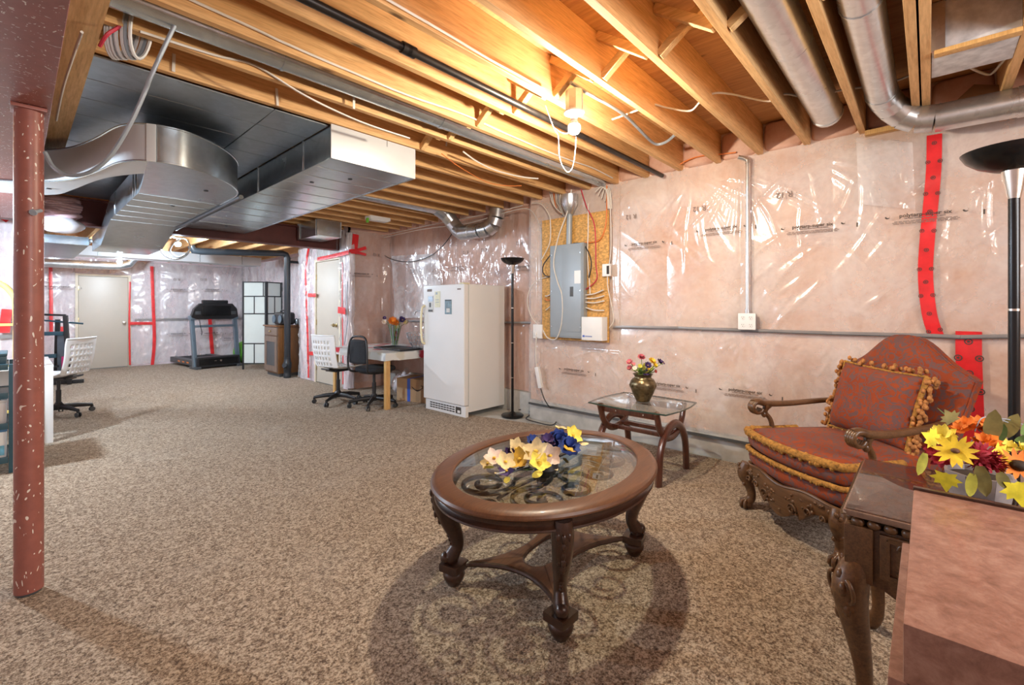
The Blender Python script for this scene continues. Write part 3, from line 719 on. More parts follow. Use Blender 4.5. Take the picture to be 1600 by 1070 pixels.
G().box(.12, .58, 7.3, 9.4, 1.975, 2.075).build('duct_body', M['galv_dark'], D, world=True, bevel=.004)
G().box(.585, .61, 7.3, 9.3, 2.02, 2.06).build('side_rail', M['galv'], D, world=True, bevel=.003)
ridge(D, M['galv'], [((.12, 7.296, 1.978), (.58, 7.296, 1.978)), ((.12, 7.296, 2.07), (.58, 7.296, 2.07))], .012, .006)

def pipe(label, pts, r, mt, name='round_duct', cat='duct', rings=(), ring_r=None, k=1, n=20):
    P = spline(pts, k) if k > 1 else pts
    T = thing(name, label, cat, P[0]); G().tube(P, r, n).build('pipe_run', mt, T, world=True, smooth=50)
    for a, b in rings:
        a, b = Vector(a), Vector(b); G().tube([a, b], ring_r or r + .004, n).build('joint_band', mt, T, world=True)
    return T
pipe('slim galvanised round duct running between two joists above the panning', [(.2, 2.40, 2.515), (3.95, 2.40, 2.515)], .066, M['galv'], rings=[((.9, 2.40, 2.515), (.915, 2.40, 2.515)), ((1.9, 2.40, 2.515), (1.93, 2.40, 2.515))])
pipe('fat round duct between the joists above the outlet conduit', [(.4, .495, 2.555), (3.62, .495, 2.535)], .088, M['galv_round'], rings=[((3.60, .495, 2.535), (3.63, .495, 2.535)), ((2.55, .495, 2.545), (2.56, .495, 2.545))])
T = pipe('round duct beside the doubled joist, ending in an elbow at the wall', [(.4, .205, 2.53), (3.45, .205, 2.515)], .076, M['galv_round'], rings=[((3.42, .205, 2.515), (3.46, .205, 2.515)), ((2.35, .205, 2.52), (2.36, .205, 2.52))])
el = [Vector((3.45, .205, 2.515)), Vector((3.53, .195, 2.505)), Vector((3.62, .165, 2.475)), Vector((3.68, .115, 2.43)), Vector((3.70, .05, 2.392)), Vector((3.70, -.03, 2.375))]
for a, b in zip(el, el[1:]):
    G().tube([a, b], [.080, .078], 20).build('elbow_gore', M['galv_round'], T, world=True)
pipe('horizontal galvanised pipe running from the elbow along the top of the pink wall', [(3.70, -.03, 2.375), (3.70, -1.6, 2.35)], .079, M['galv_round'], rings=[((3.70, -.05, 2.375), (3.70, -.055, 2.375)), ((3.70, -.36, 2.37), (3.70, -.40, 2.37))])
T = pipe('bright galvanised duct looping down beside the wall above the freezer', [(3.9, 4.46, 2.215), (3.9, 4.10, 2.205)], .094, M['galv_round'], rings=[((3.9, 4.27, 2.21), (3.9, 4.30, 2.21))])
for el in ([(2.5, 4.64, 2.545), (3.62, 4.64, 2.535), (3.78, 4.63, 2.46), (3.86, 4.60, 2.36), (3.895, 4.54, 2.27), (3.9, 4.46, 2.215)], [(3.9, 4.10, 2.205), (3.92, 3.99, 2.215), (3.94, 3.91, 2.26), (3.95, 3.88, 2.34), (3.96, 3.87, 2.44)]):
    for a, b in zip(el, el[1:]): G().tube([a, b], [.096, .093], 20).build('elbow_gore', M['galv_round'], T, world=True)
pipe('pale blue-grey round pipe above the far beige door', [(.15, 11.6, 2.04), (1.35, 11.6, 2.05), (1.5, 11.6, 2.10), (1.58, 11.6, 2.22)], .072, M['galv_round'])
pipe('black iron gas pipe with a coupling slung under the joists', [(.2, 1.745, 2.42), (3.88, 1.745, 2.42)], .0185, M['iron'], 'gas_pipe', 'pipe', rings=[((1.17, 1.745, 2.42), (1.24, 1.745, 2.42)), ((1.195, 1.745, 2.42), (1.215, 1.745, 2.42))], ring_r=.026, n=12)
T = pipe('black plastic drain pipe standing in front of the brown cabinet', [(3.256, 8.40, .34), (3.256, 8.40, 2.13), (3.236, 8.40, 2.18), (3.18, 8.40, 2.20), (1.96, 8.40, 2.125), (1.86, 8.40, 2.13), (1.83, 8.40, 2.2)], .052, M['abs'], 'drain_pipe', 'pipe')
G().lathe([(.064, 0), (.066, .05), (.058, .07), (.058, .16), (.07, .18), (.07, .26), (.056, .29), (.056, .36)], (3.256, 8.40, .0), 18).build('cleanout_fitting', M['abs'], T, world=True)
G().tube([(3.256, 8.40, .2), (3.19, 8.36, .23)], .045, 14).build('cleanout_branch', M['abs'], T, world=True)
G().tube([(3.30, 8.40, 2.06), (3.60, 8.40, 2.06), (3.63, 8.40, 2.08), (3.63, 8.40, 2.22)], .024, 10).build('vent_branch', M['abs'], T, world=True)
# white-washed board box and cardboard flap by the doubled joist
T = thing('plenum_box', 'white-washed board box with silver tape under the joists at the top right', 'box', (3.1, -.18, 2.45))
G().box(2.925, 3.25, -.30, -.012, 2.452, 2.68).build('box_body', pbr('whitewashed_board', (.60, .60, .61), .6, 0, .28, 16), T, world=True, bevel=.003)
G().box(2.915, 2.925, -.058, -.010, 2.452, 2.68).build('foil_tape', M['galv_round'], T, world=True)
G().box(2.91, 2.96, -.30, -.02, 2.435, 2.455).build('bottom_batten', M['pine'], T, world=True, bevel=.003)
T = G().add([onx(px, py, X) for px, py, X in ((1478, 172, 3.86), (1522, 132, 3.86), (1562, 133, 3.84), (1570, 158, 3.82))], [(0, 1, 2, 3)]).build('cardboard_flap', M['card'], solid=.006); tag(T, 'creased grey-brown cardboard flap tucked behind the horizontal pipe', 'cardboard')

# ------------------------------------------------------------------ bulbs
def bulb(label, c, strength, col, top):
    x, y, z = c; T = thing('ceiling_light', label, 'light', (x, y, z))
    G().lathe([(.001, -.036), (.012, -.034), (.025, -.029), (.034, -.013), (.035, .004), (.031, .016)], c, 16, caps=False).build('light_bulb', emit('lit_bulb', col, strength), T, world=True, smooth=80)
    G().lathe([(.031, .016), (.022, .034), (.0145, .045)], c, 16, caps=False).build('bulb_base', M['white'], T, world=True, smooth=80)
    G().lathe([(.017, .042), (.020, .05), (.022, .078)], c, 16).build('socket', M['white'], T, world=True)
    G().lathe([(.030, .076), (.056, .082), (.057, .092), (.045, .096)], c, 20).build('lamp_holder', M['white'], T, world=True)
    G().lathe([(.050, .096), (.050, top - z)], c, 8).build('junction_box', M['galv_round'], T, world=True, smooth=20)
    return T
bulb('bare lit bulb in a white porcelain holder, nearest to the camera', (2.13, 1.475, 2.262), BULB_NEAR, (1, .87, .68), 2.47)
bulb('bare lit bulb with cable loops hanging past the big ducts', (1.54, 7.79, 2.14), BULB_MID, (.72, .86, 1), 2.27)
bulb('farthest bare lit bulb, in front of the far beige door', (1.26, 10.75, 2.07), BULB_FAR, (.72, .86, 1), 2.27)
T = thing('ceiling_fixture', 'small white strip light fixed up between the far joists', 'light', (3.27, 5.43, 2.40))
G().box(3.12, 3.42, 5.36, 5.50, 2.41, 2.455).build('housing', M['white'], T, world=True, bevel=.006)
G().box(3.14, 3.40, 5.38, 5.48, 2.40, 2.412).build('diffuser', M['white'], T, world=True, bevel=.003)
G().box(3.10, 3.12, 5.40, 5.44, 2.36, 2.42).build('pull_tag', M['green'], T, world=True, bevel=.003)

# ------------------------------------------------------------------ cables
def cable(label, pts, r=.005, mt='cable_w', k=6, closed=False, n=6, name='cable'):
    P = spline(pts, k, closed)
    o = G().tube(P, r, n, closed).build(name, M[mt], smooth=60); return tag(o, label, 'cable')
Yl = lambda Y, *p: [ony(a, b, Y) for a, b in p]
Zl = lambda Z, *p: [onz(a, b, Z) for a, b in p]
Xl = lambda X, *p: [onx(a, b, X) for a, b in p]
Dl = lambda d, *p: [atd(a, b, d) for a, b in p]
cable('white cable stapled along the joist just left of the nearest bulb', Yl(1.58, (600, -4), (650, 25), (700, 54), (760, 90), (815, 120), (850, 140)), .006)
cable('long white cable stapled along a joist face above the slim round duct', Yl(2.212, (295, -2), (400, 46), (449, 69), (563, 118), (640, 150), (727, 180), (800, 213), (882, 247), (925, 262), (957, 278)), .0065)
cable('white cable strung along the joist just below the slim round duct', Yl(2.528, (219, 49), (335, 86), (400, 103), (478, 150), (563, 190), (640, 216)), .006)
cable('slack white cable sagging under the joists near the plywood panel board', Zl(2.44, (724, 237), (745, 252), (772, 265), (800, 273), (821, 277), (841, 279)), .0065)
cable('thin yellow cable looping under the joists above the freezer', Zl(2.44, (690, 240), (720, 262), (760, 284), (790, 290), (815, 290)), .004, 'cable_o')
cable('white cable threaded through the joists to the right of the nearest bulb', Zl(2.53, (919, 177), (941, 190), (996, 172), (1019, 163), (1042, 168), (1078, 173), (1095, 158), (1114, 146), (1143, 147), (1200, 158), (1226, 147), (1265, 152), (1314, 141), (1341, 137), (1383, 131), (1421, 118), (1458, 97), (1494, 96), (1527, 111), (1547, 116), (1563, 101), (1576, 85)), .0065)
cable('grey corrugated conduit snaking between the joists beside the nearest bulb', Zl(2.50, (892, 129), (921, 147), (957, 167), (980, 183), (996, 199), (1022, 224), (1040, 222), (1054, 211)), .011, 'cable_g')
cable('white pull cord hanging in a loop beside the nearest bulb', Dl(2.62, (852, 165), (866, 202), (872, 212), (874, 245), (881, 263), (888, 269), (895, 260), (899, 235), (900, 214)), .0022)
cable('second white cord curving from the joist to the nearest bulb holder', Dl(2.60, (866, 200), (879, 208), (890, 206), (893, 190)), .0022)
cable('thick black cable draped from the joists over the curved duct', [Vector(p) for p in ((.52, 2.30, 2.62), (.46, 2.38, 2.46), (.39, 2.45, 2.24), (.376, 2.476, 2.184), (.334, 2.522, 2.046), (.278, 2.583, 1.909), (.22, 2.65, 1.835), (.157, 2.715, 1.816), (.11, 2.77, 1.85), (.085, 2.82, 1.92))], .0085, 'cable_g')
cable('black cable swagged across the wall over the work table', Xl(4.04, (566, 367), (580, 378), (592, 392), (612, 405), (640, 409), (670, 401), (692, 384), (707, 364)), .006, 'cable_k')
cable('upper of two white cables pulled along the top of the wall past the loop duct', Xl(3.98, (580, 372), (660, 354), (716, 343), (772, 332), (816, 321)), .006)
cable('lower of two white cables pulled along the top of the wall past the loop duct', Xl(3.95, (600, 371), (660, 358), (730, 349), (790, 332), (823, 326), (838, 340), (845, 360), (846, 385), (845, 402)), .006)
cable('white cable down the left edge of the plywood panel board', Xl(3.885, (832, 317), (846, 319), (857, 334), (860, 347), (859, 379), (846, 406)), .006)
cable('long white cable hanging across the front of the grey breaker panel', Xl(3.825, (893, 296), (886, 332), (872, 372), (865, 411), (871, 440), (878, 462), (878, 500), (870, 528), (856, 528), (848, 515)), .0065)
cable('orange cable dropping from the joists to the plywood board', Xl(3.885, (948, 290), (948, 330), (945, 358), (935, 376), (914, 379)), .0065, 'cable_o')
cable('orange cable running along the top of the wall behind the joists', Xl(3.90, (1150, 238), (1125, 241), (1095, 244), (1075, 250), (1060, 258)), .006, 'cable_o')
cable('red cable curving down the right side of the breaker panel', Xl(3.88, (908, 296), (916, 322), (929, 353), (931, 411), (932, 437), (914, 453)), .006, 'cable_r')
cable('black cable arching off the left side of the breaker panel', Xl(3.87, (862, 396), (850, 412), (848, 424), (853, 431), (861, 432)), .006, 'cable_k')
cable('black cable arching off the top right corner of the breaker panel', Xl(3.87, (896, 380), (910, 381), (920, 395), (924, 412), (920, 434)), .006, 'cable_k')
cable('white cable straight down beside the breaker panel', Xl(3.88, (919, 318), (919, 360), (918, 400), (921, 440), (922, 461)), .006)
cable('white cable along the right edge of the plywood board', Xl(3.885, (953, 305), (955, 385), (949, 437), (956, 479), (959, 500), (952, 512)), .005)
for k, (a, b, lb) in enumerate((((914, 461), (943, 453), 'top'), ((914, 466), (944, 462), 'second'), ((914, 472), (944, 470), 'third'), ((914, 480), (944, 485), 'lowest'))):
    cable(f'{lb} of four short white cables leaving the right side of the breaker panel', Xl(3.875, a, ((a[0] + b[0]) / 2, (a[1] + b[1]) / 2 + 2), b), .007)
for k, (a, b, mt, lb) in enumerate((((862, 459), (852, 462), 'cable_w', 'upper white'), ((862, 468), (851, 466), 'cable_o', 'orange'), ((862, 477), (853, 484), 'cable_w', 'lower white'))):
    cable(f'{lb} cable stub leaving the left side of the breaker panel', Xl(3.875, a, ((a[0] + b[0]) / 2 - 2, (a[1] + b[1]) / 2 + 2), b), .007, mt)
cable('white cable looping left from the breaker panel to the small outlet', Xl(3.89, (858, 432), (840, 438), (828, 452), (824, 472), (830, 494), (840, 506)), .005)
for k in range(6):
    cable(('leftmost', 'second from the left', 'third from the left', 'fourth from the left', 'fifth from the left', 'rightmost')[k] + ' of six loose cable ends bunched above the plywood board', Xl(3.86 + .01 * k, (857 + 4 * k, 288 - k), (860 + 3 * k, 306 + 2 * k), (866 + 2.4 * k, 322 + 3 * (k % 3)), (876 + k, 332 + k)), .0055, ('cable_w', 'cable_w', 'cable_o', 'cable_w', 'cable_g', 'cable_w')[k])['group'] = 'cable ends above the plywood board'
for k in range(4):
    cable(('leftmost', 'second', 'third', 'rightmost')[k] + ' of four white cables arching over the plywood board\'s right corner', Xl(3.87 + .01 * k, (930 + 5 * k, 300 + 5 * k), (934 + 5 * k, 296), (940 + 4 * k, 292 + k), (948 + 2 * k, 300 + k), (950 + 2 * k, 326)), .0055)['group'] = 'white cables at the top right of the plywood board'
cable('cable loops hanging around the bulb by the big ducts', Dl(6.3, (262, 372), (252, 385), (256, 398), (275, 405), (292, 398), (297, 384), (288, 372), (274, 378), (266, 392), (280, 402), (296, 390), (294, 374)), .010, 'cable_g')
cable('grey cable with a bend hanging down the wall beside the right-hand beige door', Xl(3.33, (543, 440), (542, 470), (543, 500), (541, 520), (538, 538)), .007, 'cable_g')
cable('white cable running along the tan board beside the steel beam', Zl(2.39, (128, 50), (112, 95), (98, 140), (88, 188)), .006)
for a, b, Y, lb in (((272, 84), (271, 112), 2.86, 'leftmost white strap hanging on the joist in front of the grey panning'), ((432, 138), (434, 165), 2.86, 'white strap hanging on the joist above the chalky duct end'), ((553, 136), (553, 170), 2.50, 'white strap looped under the slim round duct'), ((701, 205), (697, 228), 2.86, 'white strap hanging down beside the chalky duct end')):
    p, q = ony(*a, Y - .01), ony(*b, Y - .01)
    tag(G().bar(p, q, .014, .003, (0, 1, 0)).build('hanger_strap', M['cable_w']), lb, 'strap')
# hank of ribbed pale cable hung from a joist
g = G(); A = Vector((.6756, -.7373, 0)); Bv = Vector((.7373, .6756, 0))
T = thing('cable_hank', 'hank of pale grey cable hung from a joist beside the steel beam', 'cable', (.33, 2.60, 2.345))
for k in range(9):
    c = Vector((.335, 2.60, 2.48)) + A * ((k - 4) * .0125); q = .03 * nz(k * .7)
    G().tube([c + Bv * (.055 * cos(t)) + A * (.02 * sin(t) + q) + Vector((0, 0, (.13 + .02 * nz(k)) * sin(t))) for t in [i * pi / 12 for i in range(24)]], .0075, 6, True).build('cable_loop', M['cable_g'] if k % 4 == 3 else M['galv_white'], T, world=True)
G().tube(spline([(.24, 2.6, 2.36), (.26, 2.55, 2.40), (.31, 2.55, 2.47), (.32, 2.56, 2.56)], 5), .007, 6).build('cable_tail', M['cable_r'], T, world=True)
g = G()
for k in range(9): g.ell(atd(330 + 3.2 * k + 3 * nz(k, 2), 40 + 2.3 * k, 2.13), .010 + .004 * nz(k), .009, .008 + .003 * nz(k, 5), 8, 5)
tag(g.build('foam_blob', pbr('brown_foam', (.07, .035, .02), .9, 0, .4, 40, .5)), 'brown crusty foam blob on top of the slim round duct', 'foam')
# pink batt spilling out by the beam
T = thing('insulation_roll', 'torn pink insulation batt with plastic hanging beside the round post', 'insulation', (.23, 6.3, 1.95))
g = G()
for k in range(7): g.ell((.30 + .05 * nz(k * 1.3), 6.30 + .05 * nz(k, 3), 2.16 + .024 * k), 15 / 100 + .02 * nz(k, 9), .10, .05, 12, 7)
for i, v in enumerate(g.v): q = .022 * nz(v[0] * 16, v[1] * 16, v[2] * 16); g.v[i] = (v[0] + q, v[1] + q, v[2] + q)
g.build('pink_batt', M['pinkins'], T, world=True, smooth=70)
g = G().ell((.30, 6.27, 2.06), .165, .10, .09, 18, 10)
for i, v in enumerate(g.v): q = .03 * nz(v[0] * 11, v[1] * 11, v[2] * 11 + 3); g.v[i] = (v[0] + q, v[1] + q, v[2] + q * .6)
g.build('plastic_wrap', pbr('milky_plastic', (.74, .70, .73), .25, 0, .08, 9, .3, .5), T, world=True, smooth=70)

# ------------------------------------------------------------------ things on the right wall
pb = G().box(3.905, 3.921, 2.30, 3.13, .905, 2.20).build('plywood_board', M['osb'], bevel=.002); tag(pb, 'orange plywood backing board behind the grey breaker panel', 'board')
T = thing('breaker_panel', 'grey steel breaker panel with a closed door on the plywood board', 'electrical panel', (3.87, 2.755, .935))
G().box(3.835, 3.905, 2.545, 2.965, .935, 1.90).build('panel_box', M['grey'], T, world=True, bevel=.004)
G().box(3.828, 3.836, 2.555, 2.955, .95, 1.89).build('panel_cover', M['grey'], T, world=True, bevel=.002)
G().box(3.823, 3.829, 2.565, 2.80, 1.0, 1.86).build('panel_door', M['grey'], T, world=True, bevel=.002)
G().box(3.8215, 3.824, 2.57, 2.645, 1.49, 1.62).build('paper_sticker', M['white'], T, world=True, smooth=0)
g = G().box(3.8205, 3.824, 2.66, 2.70, 1.36, 1.46)
g.build('latch', M['dkgrey'], T, world=True, bevel=.002)
for y, z in ((2.575, 1.05), (2.935, 1.05), (2.575, 1.8), (2.935, 1.8), (2.935, 1.42), (2.575, 1.42)):
    G().lathe([(.006, 0), (.005, .004)], (3.824, y, z), 8, Matrix.Rotation(-pi / 2, 3, 'Y').to_4x4()).build('screw', M['galv_round'], T, world=True)
T = thing('service_conduit', 'grey conduit rising from the breaker panel into the joists', 'conduit', (3.87, 2.755, 1.90))
G().tube([onx(889, 386, 3.87), onx(890, 335, 3.87)], .030, 14).build('conduit_pipe', M['grey'], T, world=True)
G().lathe([(.034, 0), (.05, .03), (.085, .10), (.09, .2)], onx(890, 335, 3.87), 16).build('conduit_hub', M['galv_round'], T, world=True)
T = thing('alarm_box', 'square white alarm box under the corner of the plywood board', 'box', (3.88, 2.43, .93))
G().box(3.80, 3.90, 2.31, 2.545, .925, 1.155).build('box_body', M['white'], T, world=True, bevel=.004)
G().box(3.797, 3.801, 2.315, 2.54, .93, 1.15).build('box_lid', M['white'], T, world=True, bevel=.003)
G().box(3.7955, 3.798, 2.505, 2.53, .955, .975).build('blue_logo', M['blue'], T, world=True, smooth=0)
G().box(3.7955, 3.798, 2.42, 2.50, .958, .970).build('printed_name', pbr('blue_grey_print', (.25, .3, .5), .6), T, world=True, smooth=0)
T = thing('thermostat', 'small white control with a dark window on the plywood board', 'control', (3.90, 2.34, 1.56))
a, b = onx(943, 432, 3.9), onx(955, 412, 3.9)
G().box(3.875, 3.905, b.y, a.y, a.z, b.z).build('control_body', M['white'], T, world=True, bevel=.004)
G().box(3.872, 3.876, b.y + .008, b.y + .035, a.z + .02, b.z - .02).build('control_window', M['ink'], T, world=True, smooth=0)
T = thing('outlet', 'small white outlet at the left edge of the plywood board', 'outlet', (3.91, 3.2, .9))
a, b = onx(834, 528, 3.9), onx(848, 507, 3.9)
G().box(3.885, 3.925, b.y, a.y, a.z, b.z).build('cover_plate', M['white'], T, world=True, bevel=.004)
G().box(3.875, 3.887, a.y - .055, a.y - .02, a.z + .03, a.z + .07).build('plug', M['white'], T, world=True, bevel=.003)
T = thing('power_adapter', 'white inline power adapter hanging on a cord below the small outlet', 'adapter', onx(846, 608, 3.88))
G().tube(spline(Xl(3.875, (838, 526), (837, 550), (838, 572)), 4), .006, 6).build('white_cord', M['cable_w'], T, world=True)
G().bar(onx(839, 573, 3.87), onx(845, 606, 3.87), .036, .05).build('adapter_body', M['white'], T, world=True, bevel=.008)
G().tube(spline([onx(845, 607, 3.87), onx(850, 622, 3.86), onx(857, 634, 3.85), onz(866, 645, .03), onz(870, 656, .012), onz(862, 664, .010), onz(840, 660, .010), onz(822, 654, .010), onz(829, 647, .012), onz(824, 640, .02), onz(810, 640, .02)], 6), .006, 6).build('black_cord', M['cable_k'], T, world=True)
T = thing('wall_outlet', 'white four-socket outlet box at the foot of the vertical conduit', 'outlet', (3.89, 1.04, 1.08))
a, b = onx(1153, 514.5, 3.875), onx(1180.5, 489.5, 3.875)
G().box(3.885, 3.93, b.y + .006, a.y - .006, a.z + .006, b.z - .006).build('outlet_box', M['galv_round'], T, world=True, bevel=.004)
G().box(3.876, 3.887, b.y, a.y, a.z, b.z).build('cover_plate', M['white'], T, world=True, bevel=.004)
for u in (.28, .72):
    for v in (.27, .73):
        y, z = a.y + (b.y - a.y) * u, a.z + (b.z - a.z) * v
        G().lathe([(.017, 0), (.016, .003)], (3.876, y, z), 14, Matrix.Rotation(-pi / 2, 3, 'Y').to_4x4()).build('socket_face', M['white'], T, world=True)
        g = G().box(3.8722, 3.8735, y - .008, y - .0055, z, z + .009).box(3.8722, 3.8735, y + .0055, y + .008, z, z + .009).box(3.8722, 3.8735, y - .0025, y + .0025, z - .010, z - .005)
        g.build('socket_slots', M['ink'], T, world=True, smooth=0)
T = thing('conduit', 'thin silver conduit rising from the four-socket outlet to the joists', 'conduit', (3.895, 1.04, 1.15))
G().tube([(3.895, (a.y + b.y) / 2, b.z), (3.895, (a.y + b.y) / 2, 2.40)], .0125, 12).build('conduit_pipe', M['galv_round'], T, world=True)
G().tube([(3.895, (a.y + b.y) / 2, b.z - .002), (3.895, (a.y + b.y) / 2, b.z + .03)], .018, 12).build('connector', M['galv_round'], T, world=True)
G().tube([(3.895, (a.y + b.y) / 2, 2.38), (3.895, (a.y + b.y) / 2, 2.41), (3.88, (a.y + b.y) / 2 + .03, 2.43), (3.87, (a.y + b.y) / 2 + .06, 2.44)], .017, 12).build('conduit_elbow', M['galv_round'], T, world=True)

# ------------------------------------------------------------------ oval coffee table
T = thing('coffee_table', 'oval dark wood coffee table with a glass centre and iron scrolls', 'table', (1.722, 1.337, 0), .10)
A_, B_ = .623, .477
def oval_ring(prof, n=72):
    g = G(); m = len(prof)
    vs = [((A_ - o) * cos(2 * pi * i / n), (B_ - o) * sin(2 * pi * i / n), z) for i in range(n) for o, z in prof]
    return g.add(vs, [(i * m + j, ((i + 1) % n) * m + j, ((i + 1) % n) * m + (j + 1) % m, i * m + (j + 1) % m) for i in range(n) for j in range(m)])
oval_ring([(.098, .505), (.094, .518), (.088, .521), (.030, .522), (.016, .518), (.006, .512), (0, .503), (0, .497), (.008, .491), (.018, .488), (.030, .485), (.098, .485)]).build('top_rim', M['top'], T, smooth=24)
oval_ring([(.028, .487), (.034, .475), (.034, .463), (.028, .457), (.018, .453), (.016, .446), (.024, .440), (.055, .438), (.085, .440), (.085, .487)]).build('apron', M['walnut'], T, smooth=35)
g = G(); n = 64
def oval_disc(o, z): return [((A_ - o) * cos(2 * pi * i / n), (B_ - o) * sin(2 * pi * i / n), z) for i in range(n)]
vs = oval_disc(.097, .506) + oval_disc(.095, .514) + oval_disc(.118, .5175); g.add(vs, [tuple(range(n))[::-1]] + [(k * n + i, k * n + (i + 1) % n, (k + 1) * n + (i + 1) % n, (k + 1) * n + i) for k in (0, 1) for i in range(n)] + [tuple(range(2 * n, 3 * n))])
g.build('glass_top', M['glass_t'], T, smooth=20)
def spiral(cx, cy, r0, r1, t0, turns, s, z=.468, n=26):
    return [(cx + (r0 + (r1 - r0) * i / n) * cos(t0 + s * 2 * pi * turns * i / n), cy + (r0 + (r1 - r0) * i / n) * sin(t0 + s * 2 * pi * turns * i / n), z) for i in range(n + 1)]
for sx in (-1, 1):
    for sy in (-1, 1):
        c = [(sx * x, sy * y, z) for x, y, z in [(.03, .03, .468), (.09, .065, .468), (.18, .07, .468)] + spiral(.30, .145, .125, .035, -pi / 2 - .5, 1.55, 1)]
        G().tube(spline(c, 2), .012, 7, flat=.8).build('iron_scroll', M['iron'], T, smooth=60)
        c = [(sx * x, sy * y, z) for x, y, z in [(.02, .05, .468), (.05, .11, .468)] + spiral(.12, .20, .08, .025, pi + .7, 1.3, -1)]
        G().tube(spline(c, 2), .0105, 7, flat=.8).build('iron_scroll', M['iron'], T, smooth=60)
    c = [(sx * x, y, z) for x, y, z in spiral(.455, .0, .062, .02, pi, 1.3, 1)]
    G().tube([(sx * .10, 0, .468)] + [(sx * .25, .012, .468)] + c, .008, 7).build('iron_scroll', M['iron'], T, smooth=60)
G().tube([(.075 * cos(t), .06 * sin(t), .468) for t in [i * pi / 14 for i in range(28)]], .010, 8, True).build('iron_ring', M['iron'], T)
G().ell((0, 0, .468), .035, .035, .014, 12, 6).build('iron_rosette', M['iron'], T)
G().tube([((A_ - .10) * cos(t), (B_ - .10) * sin(t), .466) for t in [i * pi / 30 for i in range(60)]], .010, 6, True).build('iron_hoop', M['iron'], T)
def cabriole(g, base, out, prof, n=10, flat=.85):
    base, out = Vector((*base, 0)), Vector((*out, 0)).normalized()
    P = spline([base + out * r + Vector((0, 0, z)) for r, z, w in prof], 4)
    W_ = spline([(w, 0, 0) for r, z, w in prof], 4)
    return g.tube(P, [q.x for q in W_], n, flat=flat, up=out)
for sx, sy in ((-1, -1), (-1, 1), (1, -1), (1, 1)):
    b = (sx * .362, sy * .278); o = (sx * .8, sy * .62)
    lg = cabriole(G(), b, o, [(.050, .475, .044), (.052, .43, .050), (.048, .37, .048), (.022, .295, .042), (-.006, .23, .034), (-.016, .18, .030), (.000, .148, .033), (.012, .125, .036), (.002, .102, .028)]).build('leg', M['walnut'], T, smooth=60)
    ov = Vector((*o, 0)).normalized(); sd = Vector((-ov.y, ov.x, 0)); bv = Vector((*b, 0))
    g = G()
    for k in range(5):
        for q in (-1, 0, 1):
            z = .425 - .032 * k; r = .100 - .006 * k - (.012 if k == 4 else 0)
            g.ell(bv + ov * (r - abs(q) * .012) + sd * (q * (.020 - .002 * k)) + Vector((0, 0, z)), .010, .010, .019, 8, 5)
    for k in range(4): g.ell(bv + ov * (.030 - .006 * k) + Vector((0, 0, .245 - .018 * k)), .009, .009, .012, 8, 5)
    tag(g.build('leaf_carving', M['walnut'], lg, smooth=80), kind='stuff')
    G().ell(bv + ov * .036 + Vector((0, 0, .128)), .026, .026, .026, 12, 8).build('scroll_toe', M['walnut'], lg, smooth=80)
    q = bv + Vector((0, 0, 0)); a = atan2(ov.y, ov.x)
    G().box(-.048, .048, -.048, .048, .070, .104, Matrix.Translation(q) @ Matrix.Rotation(a + pi / 4, 4, 'Z')).build('corner_block', M['walnut'], T, bevel=.004)
    G().lathe([(.022, 0), (.027, .004), (.045, .034), (.050, .052), (.040, .068), (.034, .072)], b, 18).build('foot', M['walnut'], T, smooth=60)
# concave stretcher with an open middle
def concave(k, n=14):
    c = [(-.362, -.278), (.362, -.278), (.362, .278), (-.362, .278)]; out = []
    for i in range(4):
        a, b = Vector(c[i]), Vector(c[(i + 1) % 4]); m = Vector((-(b - a).y, (b - a).x)).normalized(); sag = (.17, .14)[i % 2]
        for j in range(n):
            t = j / n; p = a.lerp(b, t) + m * (sag * sin(pi * t) ** .8); out.append(p * k)
    return out
o_ = concave(1.0); i_ = [Vector((.175 * math.copysign(abs(cos(atan2(p.y / .285, p.x / .365))) ** .8, p.x), .080 * math.copysign(abs(sin(atan2(p.y / .285, p.x / .365))) ** .8, p.y))) for p in o_]
m = len(o_); vs = [(*p, z) for z in (.074, .098) for L in (o_, i_) for p in L]
fs = []
for i in range(m):
    j = (i + 1) % m
    fs += [(2 * m + i, 2 * m + j, 3 * m + j, 3 * m + i), (i, m + i, m + j, j), (i, j, 2 * m + j, 2 * m + i), (m + i, 3 * m + i, 3 * m + j, m + j)]
st = G().add(vs, fs).build('stretcher_shelf', M['top'], T, smooth=30, bevel=.004)
g = G(); g.tube([(*p, .086) for p in o_], .012, 8, True); g.tube([(*p, .088) for p in i_], .010, 8, True); g.build('stretcher_edge', M['walnut'], T)

